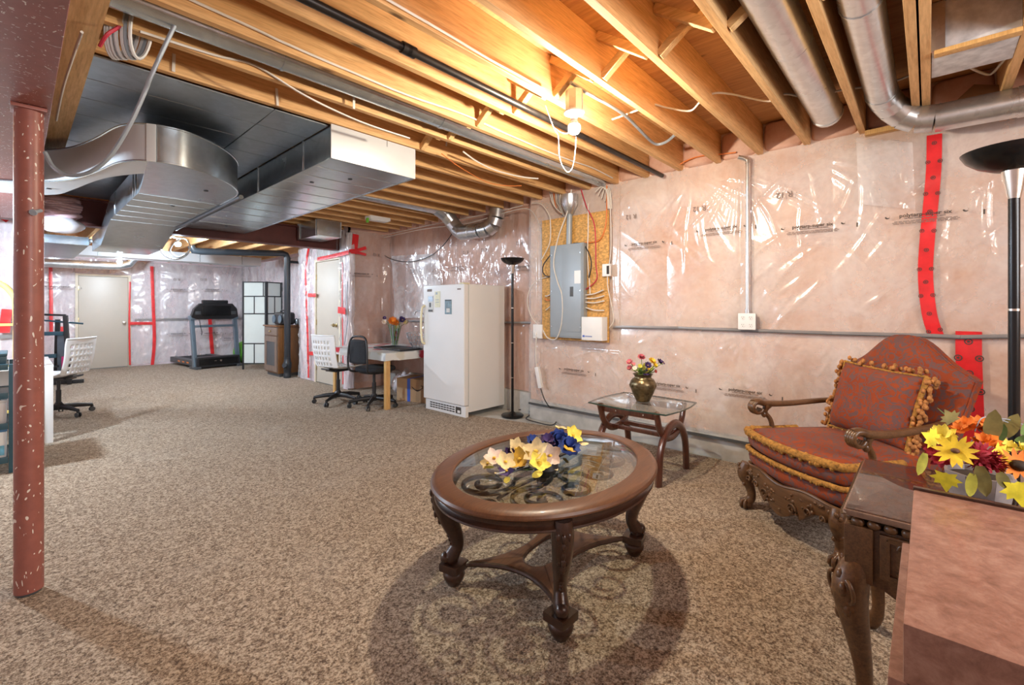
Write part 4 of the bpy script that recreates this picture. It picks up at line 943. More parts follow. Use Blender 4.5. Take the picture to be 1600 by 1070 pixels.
# ------------------------------------------------------------------ flowers
def petal(g, c, d, up, L, w, cup=.25, nu=3, nv=4, tip=.25):
    d, up = Vector(d).normalized(), Vector(up).normalized(); s = d.cross(up).normalized(); c = Vector(c)
    def fn(u, v):
        x = (u - .5) * 2; wd = w * (sin(pi * min(1, v * .85 + .12)) ** .7) * (1 if v < .95 else tip)
        return c + d * (L * v) + s * (x * wd) + up * (cup * L * (v * v * .6) * 1 + cup * .5 * abs(x) ** 2 * w)
    return g.grid(fn, nu, nv)
def basis(n):
    n = Vector(n).normalized(); a = n.cross(Vector((0, 0, 1)))
    if a.length < .1: a = Vector((1, 0, 0))
    a.normalize(); return a, n.cross(a)
def flower(name, c, nrm, r, mt, parent, pet=9, w=.3, cup=.25, rings=1, cen=None, cr=.2, world=True):
    a, b = basis(nrm); n = Vector(nrm).normalized(); g = G(); c = Vector(c)
    for q in range(rings):
        for k in range(pet):
            t = 2 * pi * (k + .5 * q) / pet + .2 * nz(k, q, r * 90)
            d = a * cos(t) + b * sin(t) + n * (.15 + .55 * q)
            petal(g, c + n * (.08 * r * q), d, n, r * (1 - .18 * q) * (1 + .1 * nz(k * 3, q)), r * w, cup)
    o = g.build(name, mt, parent, world=world, smooth=80, fix=False)
    if cen:
        h = G().ell(c + n * (.10 * r), r * cr, r * cr, r * cr * .7, 10, 6).build('flower_center', cen, o, world=world, smooth=80)
    return o
def leaf(name, c, d, up, L, w, mt, parent, cup=.1, world=True):
    g = G(); petal(g, c, d, up, L, w, cup, 4, 6, .1); return g.build(name, mt, parent, world=world, smooth=80, fix=False)
def maple(name, c, d, up, L, mt, parent):
    d, up = Vector(d).normalized(), Vector(up).normalized(); s = d.cross(up).normalized(); c = Vector(c)
    prof = [(0, 0), (.10, .05), (.42, -.02), (.34, .18), (.62, .34), (.40, .42), (.44, .62), (.22, .58), (.0, 1.0)]
    pts = prof + [(-x, y) for x, y in prof[-2:0:-1]]
    g = G(); vs = [c + d * (y * L) + s * (x * L) + up * (.10 * L * (x * x * 2 - y * y)) for x, y in pts] + [c + d * (.38 * L)]
    n = len(pts); g.add(vs, [(i, (i + 1) % n, n) for i in range(n)])
    return g.build(name, mt, parent, world=True, smooth=80, fix=False)
FM = {k: pbr(k, c, .75, 0, .25, 30) for k, c in dict(cream_petal=(.72, .58, .30), pale_petal=(.80, .66, .56), yellow_petal=(.80, .52, .05), ochre_petal=(.55, .33, .03), blue_petal=(.035, .075, .30), violet_petal=(.06, .03, .13), lime_leaf=(.55, .55, .08), olive_leaf=(.20, .17, .05), green_leaf=(.07, .12, .025), crimson_petal=(.30, .008, .022), orange_petal=(.75, .20, .015), pink_petal=(.60, .16, .20), sun_petal=(.85, .58, .03), leaf_yellow=(.78, .66, .03), mid_green=(.16, .26, .06), dark_center=(.03, .018, .01), brown_center=(.12, .05, .02), lemon=(.80, .66, .10)).items()}
T = thing('flower_swag', 'artificial blue and cream flower swag lying on the glass of the oval table', 'flowers', onz(845, 720, .518))
G().lathe([(.050, 0), (.058, .012), (.052, .045), (.04, .052)], onz(853, 734, .518), 18).build('foam_base', M['black'], T, world=True)
G().tube(spline([onz(775, 742, .53), onz(810, 733, .54), onz(850, 722, .555), onz(888, 706, .545)], 4), .008, 6).build('stem', M['black'], T, world=True)
rr = random.Random(11)
def up_n(): return (rr.uniform(-.9, .2), rr.uniform(-1.1, 0), rr.uniform(.55, 1))
for px, py, z, r, c, pet, rings in ((772, 716, .53, .050, 'pale_petal', 5, 1), (790, 722, .545, .048, 'cream_petal', 5, 1), (762, 724, .50, .036, 'cream_petal', 5, 1), (806, 702, .56, .055, 'cream_petal', 6, 1), (812, 718, .545, .055, 'ochre_petal', 5, 1), (838, 706, .58, .064, 'cream_petal', 5, 1), (842, 724, .55, .052, 'lemon', 5, 1), (860, 712, .56, .055, 'pale_petal', 5, 1), (872, 686, .585, .050, 'blue_petal', 9, 3), (888, 700, .565, .056, 'blue_petal', 10, 3), (856, 690, .58, .042, 'violet_petal', 8, 2), (832, 690, .575, .036, 'blue_petal', 8, 2), (878, 672, .58, .045, 'cream_petal', 6, 1), (895, 680, .565, .052, 'lemon', 6, 1), (796, 708, .55, .030, 'violet_petal', 6, 2), (792, 736, .50, .038, 'violet_petal', 6, 1), (888, 704, .59, .032, 'ochre_petal', 5, 1), (846, 700, .575, .03, 'blue_petal', 7, 2)):
    flower('flower', onz(px, py, z + .04), up_n(), r, FM[c], T, pet, .42, .3, rings, FM['yellow_petal'] if rings < 2 else None, .16)
for px, py, z, L, c in ((757, 730, .50, .05, 'lime_leaf'), (775, 738, .49, .05, 'cream_petal'), (793, 745, .485, .055, 'lemon'), (826, 700, .57, .07, 'cream_petal'), (846, 736, .50, .065, 'lemon'), (872, 734, .49, .055, 'cream_petal'), (884, 722, .50, .06, 'olive_leaf'), (905, 694, .52, .05, 'cream_petal'), (828, 724, .52, .05, 'olive_leaf'), (860, 676, .57, .06, 'lime_leaf'), (868, 720, .51, .06, 'olive_leaf'), (818, 733, .5, .05, 'green_leaf')):
    leaf('leaf', onz(px, py, z + .04), (rr.uniform(-1, 1), rr.uniform(-1, .6), rr.uniform(-.3, .5)), (rr.uniform(-.4, .2), rr.uniform(-.6, 0), 1), L, L * .26, FM[c], T, .2)

# ------------------------------------------------------------------ glass side table
T = thing('side_table', 'small glass-topped side table on curved cherry-wood legs by the pink wall', 'table', (3.27, 1.63, 0))
n = 10; poly = []
for (ax, ay), (bx_, by_) in zip(((-.275, -.31), (.275, -.31), (.275, .31), (-.275, .31)), ((.275, -.31), (.275, .31), (-.275, .31), (-.275, -.31))):
    for k in range(n):
        t = k / n; x, y = ax + (bx_ - ax) * t, ay + (by_ - ay) * t; q = .028 * sin(pi * t)
        poly.append((x + (q if bx_ == ax and ax > 0 else -q if bx_ == ax else 0), y + (-q if ay == by_ and ay < 0 else q if ay == by_ else 0)))
G().prism(poly, .507, .518).build('glass_top', M['glass_t'], T, bevel=.002, smooth=20)
G().tube([(x, y, .5125) for x, y in poly], .0058, 6, True).build('glass_edge', pbr('green_glass_edge', (.02, .05, .04), .12, 0, .1, 5, 0, .5), T)
for k, y in enumerate((-.245, .245)):
    arch = [(-.245, y, .003), (-.245, y, .02)] + [(-.235 * cos(t) * (1 if abs(cos(t)) < .99 else 1), y, .135 + .255 * sin(t)) for t in [i * pi / 18 for i in range(19)]] + [(.245, y, .02), (.245, y, .003)]
    G().tube(arch, .024, 8, flat=1.35, up=(0, 1, 0)).build('leg_arch', M['cherry'], T, smooth=50)
    yy_ = y * .93
    bow = [(-.245, yy_, .506)] + [(-.225 * cos(t), yy_, .485 - .195 * sin(t)) for t in [i * pi / 18 for i in range(1, 18)]] + [(.245, yy_, .506)]
    G().tube(bow, .021, 8, flat=1.3, up=(0, 1, 0)).build('cradle_arch', M['cherry'], T, smooth=50)
for x, z, w in ((-.215, .475, .045), (.215, .475, .045), (-.075, .315, .03), (.075, .315, .03)):
    G().bar((x, -.23, z), (x, .23, z), .026, w).build('rail', M['cherry'], T, bevel=.004)
for x in (-.229, ):
    for y in (-.12, .10): G().lathe([(.006, 0), (.005, .003)], (x, y, .475), 10, Matrix.Rotation(-pi / 2, 3, 'Y').to_4x4()).build('screw_cap', M['nickel'], T)
for x in (-.22, .22):
    for y in (-.22, .22): G().lathe([(.013, .500), (.013, .507)], (x, y, 0), 12).build('glass_pad', M['nickel'], T)
T = thing('vase', 'hammered bronze vase holding mixed flowers on the glass side table', 'vase', (3.30, 1.64, .5185))
G().lathe([(.045, 0), (.052, .004), (.056, .015), (.082, .07), (.098, .115), (.100, .138), (.090, .162), (.066, .182), (.062, .192), (.070, .205), (.079, .212), (.074, .213), (.058, .195), (.058, .17), (.001, .16)], n=32).build('vase_body', M['bronze'], T, smooth=60)
g = G()
for z, r in ((.112, .098), (.172, .080)): g.tube([(r * cos(t), r * sin(t), z) for t in [i * pi / 16 for i in range(32)]], .0028, 6, True)
for k in range(14): g.ell((.1005 * cos(k * .449), .1005 * sin(k * .449), .128), .004, .004, .012, 6, 4)
tag(g.build('raised_band', M['bronze'], T), kind='stuff')
T = thing('flower_bouquet', 'small bouquet of pink, yellow and purple flowers in the bronze vase', 'flowers', (3.30, 1.64, .72))
rr = random.Random(5)
def dv(px, py, f=0): return atd(px, py, 3.55 + f)
for px, py, c, r, rings in ((984, 566, 'pink_petal', .028, 2), (984, 575, 'pink_petal', .024, 2), (1002, 559, 'pink_petal', .034, 3), (1018, 565, 'yellow_petal', .036, 2), (1023, 571, 'sun_petal', .024, 2), (1013, 577, 'yellow_petal', .020, 2), (1012, 571, 'violet_petal', .030, 2), (1009, 583, 'violet_petal', .034, 2), (1030, 566, 'violet_petal', .032, 2), (1036, 567, 'violet_petal', .018, 1), (990, 569, 'pink_petal', .018, 1), (992, 575, 'pale_petal', .020, 1), (1000, 572, 'lime_leaf', .020, 1), (1024, 580, 'crimson_petal', .016, 1)):
    p = dv(px, py, rr.uniform(-.06, .03)); n_ = (p - Vector((3.30, 1.64, .70))) + Vector((-.1, -.1, .02))
    flower('flower', p, n_, r, FM[c], T, 7, .40, .3, rings, FM['yellow_petal'], .2)
    G().tube([p, p.lerp(Vector((3.30, 1.64, .70)), .5) + Vector((0, 0, .01)), (3.30, 1.64, .695)], .0025, 5).build('stem', FM['mid_green'], T, world=True)
for k in range(22):
    a = k * 2.4; p = Vector((3.30 + .05 * cos(a), 1.64 + .05 * sin(a), .735 + .02 * rr.random()))
    leaf('leaf', p, (cos(a), sin(a), rr.uniform(.1, 1.1)), (0, 0, 1), .045 + .03 * rr.random(), .013, FM[('mid_green', 'green_leaf', 'lime_leaf')[k % 3]], T, .15)

# ------------------------------------------------------------------ armchair
T = thing('armchair', 'rust brocade armchair with carved dark wood frame and gold fringe', 'armchair', (3.15, .355, 0), radians(51.3))
def seat_pt(t, hw, fy, by, bulge):          # outline of the seat, front at +y
    return None
def seat_poly(hw, fy, by, bul=.05, n=12):
    P = []
    for k in range(n + 1):
        t = -1 + 2 * k / n; P.append((hw * t, fy + bul * (1 - t * t) - .02 * abs(t) ** 6))
    P += [(hw * .96, (fy + by) / 2), (hw * .86, by), (0, by - .01), (-hw * .86, by), (-hw * .96, (fy + by) / 2)]
    return P
def cushion(poly, z0, z1, r, crown=0):
    g = G(); c = Vector((0, .02)); n = len(poly); L = []
    prof = [(0.0, z0, 0), (.35, z0, 0), (1 - r * 1.2, z0, 0), (1, z0 + (z1 - z0) * .25, 0), (1.012, (z0 + z1) / 2, 0), (1, z1 - (z1 - z0) * .25, 0), (1 - r * 1.2, z1, .25), (.6, z1, .75), (.3, z1, .95), (0, z1, 1)]
    for k, z, cr in prof:
        for p in poly:
            q = c + (Vector(p) - c) * max(k, .001); L.append((q.x, q.y, z + crown * cr))
    m = len(prof)
    g.add(L, [(j * n + i, j * n + (i + 1) % n, (j + 1) * n + (i + 1) % n, (j + 1) * n + i) for j in range(m - 1) for i in range(n)])
    return g
sp = seat_poly(.345, .345, -.30)
cushion(sp, .27, .385, .06).build('seat_deck', M['brocade'], T, smooth=70)
cushion([(x * 1.005, y * 1.01) for x, y in sp], .375, .488, .07, .035).build('seat_cushion', M['brocade'], T, smooth=70)
front = spline([(x, y, 0) for x, y in [(-.335, .0), (-.34, .18)] + sp[0:13] + [(.34, .18), (.335, .0)]], 3)
for z, r, nm in ((.482, .021, 'fringe'), (.378, .014, 'gimp_trim')):
    P = [Vector((p.x * 1.01, p.y * 1.015, z)) for p in front]
    g = G().tube(P, r, 8)
    dense = spline(P, 5); rr = random.Random(2)
    for q in dense[::2]:
        g.ell(q + Vector((rr.uniform(-.5, .5) * r, rr.uniform(0, .6) * r, rr.uniform(-.9, .5) * r)), r * .55, r * .55, r * .75, 6, 4)
    tag(g.build(nm, M['gold'], T, smooth=80), 'gold yarn fringe')
# carved rail with a wavy lower edge
def rail_prof(t): return .285 - .012 * cos(t * pi * 2), .20 - .075 * math.exp(-(t / .30) ** 2) + .03 * cos(t * 9) * (abs(t) > .35) - .02
g = G(); L = []; n = 40
for k in range(n + 1):
    t = -1 + 2 * k / n; x = .345 * t; y = .345 + .05 * (1 - t * t) - .02 * abs(t) ** 6
    hi, lo = rail_prof(t)
    L += [(x, y + .012, hi), (x, y + .022, (hi + lo) / 2), (x, y + .010, lo), (x, y - .03, lo), (x, y - .03, hi)]
g.add(L, [(5 * k + j, 5 * k + 5 + j, 5 * k + 5 + (j + 1) % 5, 5 * k + (j + 1) % 5) for k in range(n) for j in range(5)] + [(0, 1, 2, 3, 4), tuple(5 * n + j for j in range(5))[::-1]])
fr = g.build('front_rail', M['oldwood'], T, smooth=50)
g = G(); rr = random.Random(4)
for k in range(70):
    t = rr.uniform(-.9, .9); hi, lo = rail_prof(t); s = rr.random(); z = lo + (hi - lo) * (.08 + .7 * s)
    if abs(t) > .35 and rr.random() < .4: continue
    g.ell((.345 * t, .345 + .05 * (1 - t * t) + .016, z), .006 + .010 * rr.random(), .010, .005 + .010 * rr.random(), 7, 4, M=Matrix.Rotation(rr.uniform(-1, 1), 3, 'Y').to_4x4())
for s in (-1, 1):
    for cx, rr0 in ((.10, .030), (.19, .024), (.27, .02)):
        pts = [(s * (cx + (rr0 - .018 * i / 12) * cos(i * .55)), .345 + .05 * (1 - (cx / .345) ** 2) + .022, .205 + (rr0 - .018 * i / 12) * sin(i * .55) - .02 * (cx < .15)) for i in range(13)]
        g.tube(pts, .005, 6)
tag(g.build('acanthus_carving', M['oldwood'], fr, smooth=80), kind='stuff')
g = G().tube([(.345 * t, .352 + .05 * (1 - t * t) - .02 * abs(t) ** 6, rail_prof(t)[0]) for t in [-1 + i / 14 for i in range(29)]], .009, 8); g.build('rail_bead', M['oldwood'], fr)
for s in (-1, 1):
    G().bar((s * .335, .33, .255), (s * .30, -.30, .255), .035, .07).build('side_rail', M['oldwood'], T, bevel=.006)
    # arm: scroll front, post and back end
    arm = spline([(s * .30, -.30, .665), (s * .335, -.16, .652), (s * .355, .05, .637), (s * .36, .20, .640), (s * .355, .26, .655), (s * .35, .295, .650)], 5)
    a = G().tube(arm, [.020 + .008 * min(1, i / 15) for i in range(len(arm))], 10, flat=.72, up=(1, 0, 0)).build('armrest', M['oldwood'], T, smooth=60)
    sw = [(s * .35, .295 - .02 + .034 * cos(1.2 - i * .5), .622 + .034 * sin(1.2 - i * .5)) for i in range(9)]
    for dx in (-.018, -.006, .006, .018):
        G().tube([(p[0] + dx, p[1], p[2]) for p in sw], .0125, 7).build('scroll_reed', M['oldwood'], a, smooth=70)
    pst = spline([(s * .345, .20, .635), (s * .350, .215, .59), (s * .343, .185, .545), (s * .34, .175, .49), (s * .335, .20, .40), (s * .335, .22, .27)], 5)
    p_ = G().tube(pst, [.030, .028, .024, .021, .019, .018, .017, .017, .017] + [.017] * (len(pst) - 9), 10, flat=.8).build('arm_post', M['oldwood'], T, smooth=60)
    G().ell((s * .350, .222, .575), .017, .017, .022, 8, 6).build('post_knob', M['oldwood'], p_, smooth=80)
    # legs
    for fy, kind in ((.33, 1), (-.30, 0)):
        if kind:
            lg = cabriole(G(), (s * .315, fy), (s * .55, .8), [(.02, .275, .042), (.034, .235, .046), (.036, .20, .044), (.018, .15, .031), (.004, .10, .025), (.006, .065, .026), (.022, .042, .030), (.030, .028, .024)]).build('leg', M['oldwood'], T, smooth=60)
            g = G(); o = Vector((s * .55, .8, 0)).normalized(); sd = Vector((-o.y, o.x, 0)); c = Vector((s * .315, fy, 0)) + o * .028
            g.ell(c + Vector((0, 0, .026)), .033, .033, .026, 12, 8)
            for q in (-1.2, -.4, .4, 1.2):
                d = o * cos(q) + sd * sin(q); g.tube([c + d * .010 + Vector((0, 0, .056)), c + d * .033 + Vector((0, 0, .042)), c + d * .038 + Vector((0, 0, .015)), c + d * .03 + Vector((0, 0, .004))], [.010, .011, .010, .006], 7)
            g.build('claw_foot', M['oldwood'], lg, smooth=80)
            g = G()
            for k in range(9): g.ell(Vector((s * .315, fy, 0)) + o * (.072 - .004 * k) + sd * (.018 * sin(k * 2.1)) + Vector((0, 0, .265 - .016 * k)), .012, .012, .013, 7, 4)
            tag(g.build('knee_carving', M['oldwood'], lg, smooth=80), kind='stuff')
        else:
            G().tube([(s * .275, fy, .29), (s * .28, fy - .02, .15), (s * .29, fy - .05, .03), (s * .29, fy - .05, .0)], [.026, .023, .02, .02], 8).build('leg', M['oldwood'], T, smooth=60)
# camel-backed backrest
def back(front_):
    def fn(u, v):
        x = (u - .5) * 2; hw = .30 + .055 * v
        top = .905 + .180 * math.exp(-(abs(x) / .60) ** 2.8) - .03 * abs(x) ** 8
        z = .34 + (top - .34) * v; y = -.255 - .16 * v
        puff = (1 - abs(x) ** 5) * (1 - abs(2 * v - 1) ** 8)
        return Vector((hw * x, y + ((.05 * puff + .020) if front_ else -(.03 * puff + .035)), z))
    return fn
g = G(); nu, nv = 24, 18
f_, b_ = back(True), back(False)
g.grid(f_, nu, nv); g.grid(b_, nu, nv); o2 = (nu + 1) * (nv + 1)
bd = [j * (nu + 1) for j in range(nv + 1)] + [nv * (nu + 1) + i for i in range(1, nu + 1)] + [j * (nu + 1) + nu for j in range(nv - 1, -1, -1)]
g.f += [(a, b, b + o2, a + o2) for a, b in zip(bd, bd[1:])]
bk = g.build('backrest', M['brocade'], T, smooth=60)
g = G().tube([f_(0, j / 12) + Vector((0, -.012, 0)) for j in range(13)] + [f_(i / 24, 1) + Vector((0, -.012, 0)) for i in range(1, 25)] + [f_(1, 1 - j / 12) + Vector((0, -.012, 0)) for j in range(1, 13)], .007, 6)
g.build('piping', M['brocade'], bk)

# pillow leaning on the backrest
T2 = thing('throw_pillow', 'square rust brocade pillow with tasselled gold edge leaning in the armchair', 'pillow', (3.15, .355, 0), radians(51.3))
PM = Matrix.Translation((0, -.145, .505)) @ Matrix.Rotation(radians(-3), 4, 'Y') @ Matrix.Rotation(radians(14), 4, 'X')
def pil(sgn):
    def fn(u, v):
        x, z = (u - .5) * 2, v * 2 - 1
        k = max(0, (1 - x ** 4) * (1 - z ** 4)) ** .6; pin = 1 - .06 * (1 - z * z) * abs(x) ** 3; pin2 = 1 - .05 * (1 - x * x) * abs(z) ** 3
        return PM @ Vector((.245 * x * pin, sgn * (.085 * k + .004), .205 + .205 * z * pin2))
    return fn
g = G().grid(pil(1), 20, 20).grid(pil(-1), 20, 20); nn = 441
bd = list(range(0, 21)) + [j * 21 + 20 for j in range(1, 21)] + [20 * 21 + i for i in range(19, -1, -1)] + [j * 21 for j in range(19, -1, -1)]
g.f += [(a, b, b + nn, a + nn) for a, b in zip(bd, bd[1:])]
g.build('pillow_cover', M['brocade'], T2, smooth=70)
f_ = pil(1)
def edge(a, b, off): return [f_(a[0] + (b[0] - a[0]) * t, a[1] + (b[1] - a[1]) * t) + (PM.to_3x3() @ Vector((0, off, 0))) for t in [i / 16 for i in range(17)]]
for a, b in (((0, 1), (1, 1)), ((0, 0), (0, 1)), ((0, 0), (1, 0)), ((1, 0), (1, 1))):
    w = .024 if a[0] == b[0] == 0 else .010
    G().tube(edge(a, b, .006), w * .7, 8, flat=.6).build('braid_trim', M['gold'], T2, smooth=70)
rr = random.Random(9); R3 = PM.to_3x3()
for a, b, o in (((0, 0), (0, 1), (-1, 0, 0)), ((1, 0), (1, 1), (1, 0, 0)), ((0, 0), (1, 0), (0, 0, -1)), ((0, 1), (1, 1), (0, 0, 1))):
    g = G(); nb = 17 if o[2] != 1 else 7
    for k in range(nb):
        t = (k + .5) / nb; p = f_(a[0] + (b[0] - a[0]) * t, a[1] + (b[1] - a[1]) * t)
        for q in range(4):
            d = R3 @ (Vector(o) * (.014 + .020 * rr.random()) + Vector((rr.uniform(-.012, .012), rr.uniform(-.02, .02), rr.uniform(-.012, .012))))
            g.ell(p + d, .011, .011, .014, 7, 5)
    tag(g.build('tassel_fringe', M['tassel'], T2, smooth=80), kind='stuff')

# ------------------------------------------------------------------ carved end table
T = thing('end_table', 'carved dark oak end table with a beaded edge and cabriole legs', 'table', (1.985, -.105, 0))
x0, x1, y0, y1 = -.305, .305, -.295, .295
G().box(x0, x1, y0, y1, .628, .645).build('table_top', M['tabletop'], T, bevel=.004)
G().box(x0 + .006, x1 - .006, y0 + .006, y1 - .006, .6455, .650).build('glass_cover', glass_mat('smoked_glass', (.72, .68, .66), .3), T, bevel=.001)
g = G()
for k in range(30): g.bar((x0 + .02 * k, y1 - .004, .640), (x0 + .02 * k + .016, y1 + .004, .628), .008, .012)
tag(g.build('rope_edge', M['oldwood'], T, smooth=60), kind='stuff')
for k in range(15): G().ell((x0 + .014, y1 - .035 - k * .038, .612), .013, .017, .014, 10, 7).build('bead', M['oldwood'], T, smooth=80)
for k in range(15): G().ell((x0 + .05 + k * .038, y1 - .014, .612), .017, .013, .014, 8, 6).build('bead', M['oldwood'], T, smooth=80)
G().box(x0 + .02, x1 - .02, y0 + .02, y1 - .02, .445, .60).build('apron', M['oldwood'], T, bevel=.004)
dr = G().box(x0 + .010, x0 + .024, y0 + .085, y1 - .085, .462, .592).build('drawer', M['oldwood'], T, bevel=.005)
g = G(); 
def rel(y, z): return (x0 + .008, y, z)
for s in (-1, 1):
    cy = s * .085
    g.tube([rel(cy + .048 * cos(t), .527 + .042 * sin(t)) for t in [i * pi / 10 for i in range(20)]], .006, 6, True)
    g.tube([rel(cy + s * .06 + (.024 - .0013 * i) * cos(i * .5), .56 + (.024 - .0013 * i) * sin(i * .5)) for i in range(14)], .005, 6)
    g.tube([rel(cy + s * .06 + (.024 - .0013 * i) * cos(i * .5), .495 - (.024 - .0013 * i) * sin(i * .5)) for i in range(14)], .005, 6)
    for k in range(6): g.ell(rel(cy + .025 * cos(k * 1.05), .527 + .022 * sin(k * 1.05)), .008, .014, .009, 7, 5)
for y in (-.19, .19): g.bar(rel(y, .475), rel(y, .58), .008, .010)
for z in (.475, .580): g.bar(rel(-.19, z), rel(.19, z), .008, .010)
tag(g.build('relief_carving', M['oldwood'], dr, smooth=70), kind='stuff')
g = G(); L = []
for k in range(25):
    t = -1 + k / 12; L += [(x0 + .022, .27 * t, .447), (x0 + .022, .27 * t, .43 - .030 * (1 - t * t) - .012 * cos(t * 12)), (x0 + .04, .27 * t, .43 - .030 * (1 - t * t) - .012 * cos(t * 12)), (x0 + .04, .27 * t, .447)]
g.add(L, [(4 * k + j, 4 * k + 4 + j, 4 * k + 4 + (j + 1) % 4, 4 * k + (j + 1) % 4) for k in range(24) for j in range(4)]).build('shaped_skirt', M['oldwood'], T, smooth=40)
for sx in (-1, 1):
    for sy in (-1, 1):
        b = (sx * .268, sy * .258); o = Vector((sx, sy, 0)).normalized(); bv = Vector((*b, 0)); sd = Vector((-o.y, o.x, 0))
        lg = cabriole(G(), b, (sx, sy), [(-.005, .60, .033), (-.004, .50, .036), (.018, .45, .046), (.029, .405, .050), (.024, .35, .044), (.006, .26, .034), (-.012, .16, .025), (-.014, .08, .022), (.002, .045, .027), (.022, .022, .033), (.024, .0, .026)], 12).build('leg', M['oldwood'], T, smooth=60)
        G().box(b[0] - .034, b[0] + .034, b[1] - .034, b[1] + .034, .44, .602).build('corner_post', M['oldwood'], T, bevel=.004)
        g = G()
        for k in range(5): g.ell(bv + o * (.066 - .006 * abs(k - 1)) + sd * (.018 * (k % 2 * 2 - 1) * (k > 0)) + Vector((0, 0, .445 - .030 * k)), .013, .013, .022, 8, 6)
        for q in (-1, 1):
            g.tube([bv + o * (.062 - .010 * (1 - cos(i * .5)) * .4) + sd * (q * (.026 + .022 * sin(i * .52))) + Vector((0, 0, .41 + .034 * cos(i * .52))) for i in range(12)], .006, 6)
        tag(g.build('knee_carving', M['oldwood'], lg, smooth=80), kind='stuff')

# autumn arrangement on the end table
PC = Vector((1.93, -.11, .652))
T = thing('flower_arrangement', 'autumn flower arrangement in a grey wooden pot on the carved end table', 'flowers', PC)
pot = G()
for k in range(8):
    a = k * pi / 4; d = Vector((cos(a), sin(a), 0)); s = Vector((-sin(a), cos(a), 0))
    P_ = [PC + d * r + s * (q * w) + Vector((0, 0, z)) for r, w, z in ((.058, .024, 0), (.075, .0305, .11)) for q in (-1, 1)]
    G().add([p for p in P_] + [p - d * .008 for p in P_], [(0, 1, 3, 2), (4, 6, 7, 5), (0, 2, 6, 4), (1, 5, 7, 3), (2, 3, 7, 6), (0, 4, 5, 1)]).build('pot_stave', pbr('weathered_stave', (.27, .23, .225), .75, 0, .3, 14, .3) if k == 0 else bpy.data.materials['weathered_stave'], T, world=True, bevel=.002)
G().lathe([(.055, .004), (.066, .095), (.001, .10)], PC, 16).build('pot_filling', FM['dark_center'], T, world=True)
def pf(px, py, f): return atd(px, py, 1.36 + f)
rr = random.Random(21)
CEN = PC + Vector((0, 0, .09))
def face(p, k=.6): return ((p - CEN).normalized() * k + (EYE - p).normalized() * (1 - k) + Vector((0, 0, .1)))
for px, py, f, r, c, pet, rings, cen in ((1493, 705, -.11, .050, 'sun_petal', 13, 1, 'brown_center'), (1475, 682, -.03, .036, 'lemon', 8, 2, None), (1590, 728, -.10, .050, 'orange_petal', 12, 1, 'dark_center'), (1510, 668, .02, .036, 'orange_petal', 8, 2, None), (1532, 666, .03, .036, 'orange_petal', 7, 2, None), (1545, 675, .0, .034, 'orange_petal', 7, 2, None), (1572, 668, .04, .03, 'orange_petal', 6, 1, None), (1500, 672, .0, .026, 'orange_petal', 6, 2, None), (1536, 690, -.04, .028, 'orange_petal', 6, 2, None), (1461, 704, -.02, .030, 'crimson_petal', 7, 2, None), (1470, 718, -.05, .028, 'crimson_petal', 7, 2, None), (1570, 700, -.03, .030, 'lemon', 8, 2, None), (1595, 705, .0, .03, 'lemon', 8, 2, None), (1598, 715, .02, .03, 'crimson_petal', 7, 2, None)):
    p = pf(px, py, f); flower('flower', p, face(p), r, FM[c], T, pet, .145 if cen else .30, .10 if cen else .35, rings, FM[cen] if cen else None, .20 if cen == 'brown_center' else .42)
for px, py, f, r in ((1533, 712, -.09, .040), (1548, 722, -.09, .036), (1527, 722, -.08, .030)):
    p = pf(px, py, f); g = G(); n_ = face(p).normalized()
    for k in range(60):
        z = 1 - 2 * (k + .5) / 60; t = k * 2.4; v = Vector((sqrt(1 - z * z) * cos(t), sqrt(1 - z * z) * sin(t), z))
        if v.dot(n_) > -.3: petal(g, p + v * (r * .55), v + Vector((0, 0, .1)), v.orthogonal(), r * .5, r * .15, .2, 2, 2)
    g.ell(p, r * .6, r * .6, r * .6, 8, 6); g.build('mum_flower', FM['crimson_petal'], T, world=True, smooth=80, fix=False)
for px, py, f, L, c, d in ((1478, 738, -.13, .055, 'leaf_yellow', (0, 0, -1)), (1466, 690, -.06, .055, 'leaf_yellow', (-.3, .4, .3)), (1590, 752, -.14, .075, 'leaf_yellow', (.1, -.2, -1)), (1552, 700, -.07, .06, 'sun_petal', (.2, -.5, -.6)), (1560, 716, -.09, .055, 'sun_petal', (.3, -.2, -1)), (1490, 660, .0, .05, 'olive_leaf', (-.2, .3, .6)), (1542, 694, -.05, .05, 'orange_petal', (.3, -.3, .4))):
    p = pf(px, py, f); maple('maple_leaf', p, d, face(p), L, FM[c], T)
for px, py, f, L, w, c, d in ((1548, 688, -.04, .085, .020, 'olive_leaf', (.02, -.1, 1)), (1570, 682, 0, .07, .018, 'olive_leaf', (.2, -.4, 1)), (1531, 728, -.14, .085, .017, 'olive_leaf', (.1, -.15, -1)), (1520, 740, -.13, .065, .012, 'lime_leaf', (-.1, .1, -1)), (1561, 738, -.13, .055, .014, 'olive_leaf', (.3, -.3, -.8)), (1446, 708, -.03, .07, .012, 'lime_leaf', (-.15, .2, -1)), (1486, 655, .03, .05, .014, 'green_leaf', (-.4, .5, .5)), (1588, 690, .02, .05, .014, 'green_leaf', (.4, -.6, .3)), (1560, 690, -.05, .05, .012, 'green_leaf', (.2, -.2, .8)), (1598, 680, .03, .06, .012, 'mid_green', (.3, -.3, .8))):
    p = pf(px, py, f); leaf('leaf', p, d, face(p), L, w, FM[c], T, .15)
for k, (px, py) in enumerate(((1545, 652), (1568, 655), (1535, 680))):
    G().tube(spline([pf(px - 22, py + 22, 0), pf(px - 12, py + 2, 0), pf(px + 6, py, 0), pf(px + 30, py + 8, 0)], 5), .0016, 5).build('wire_twig', M['cable_g'], T, world=True)

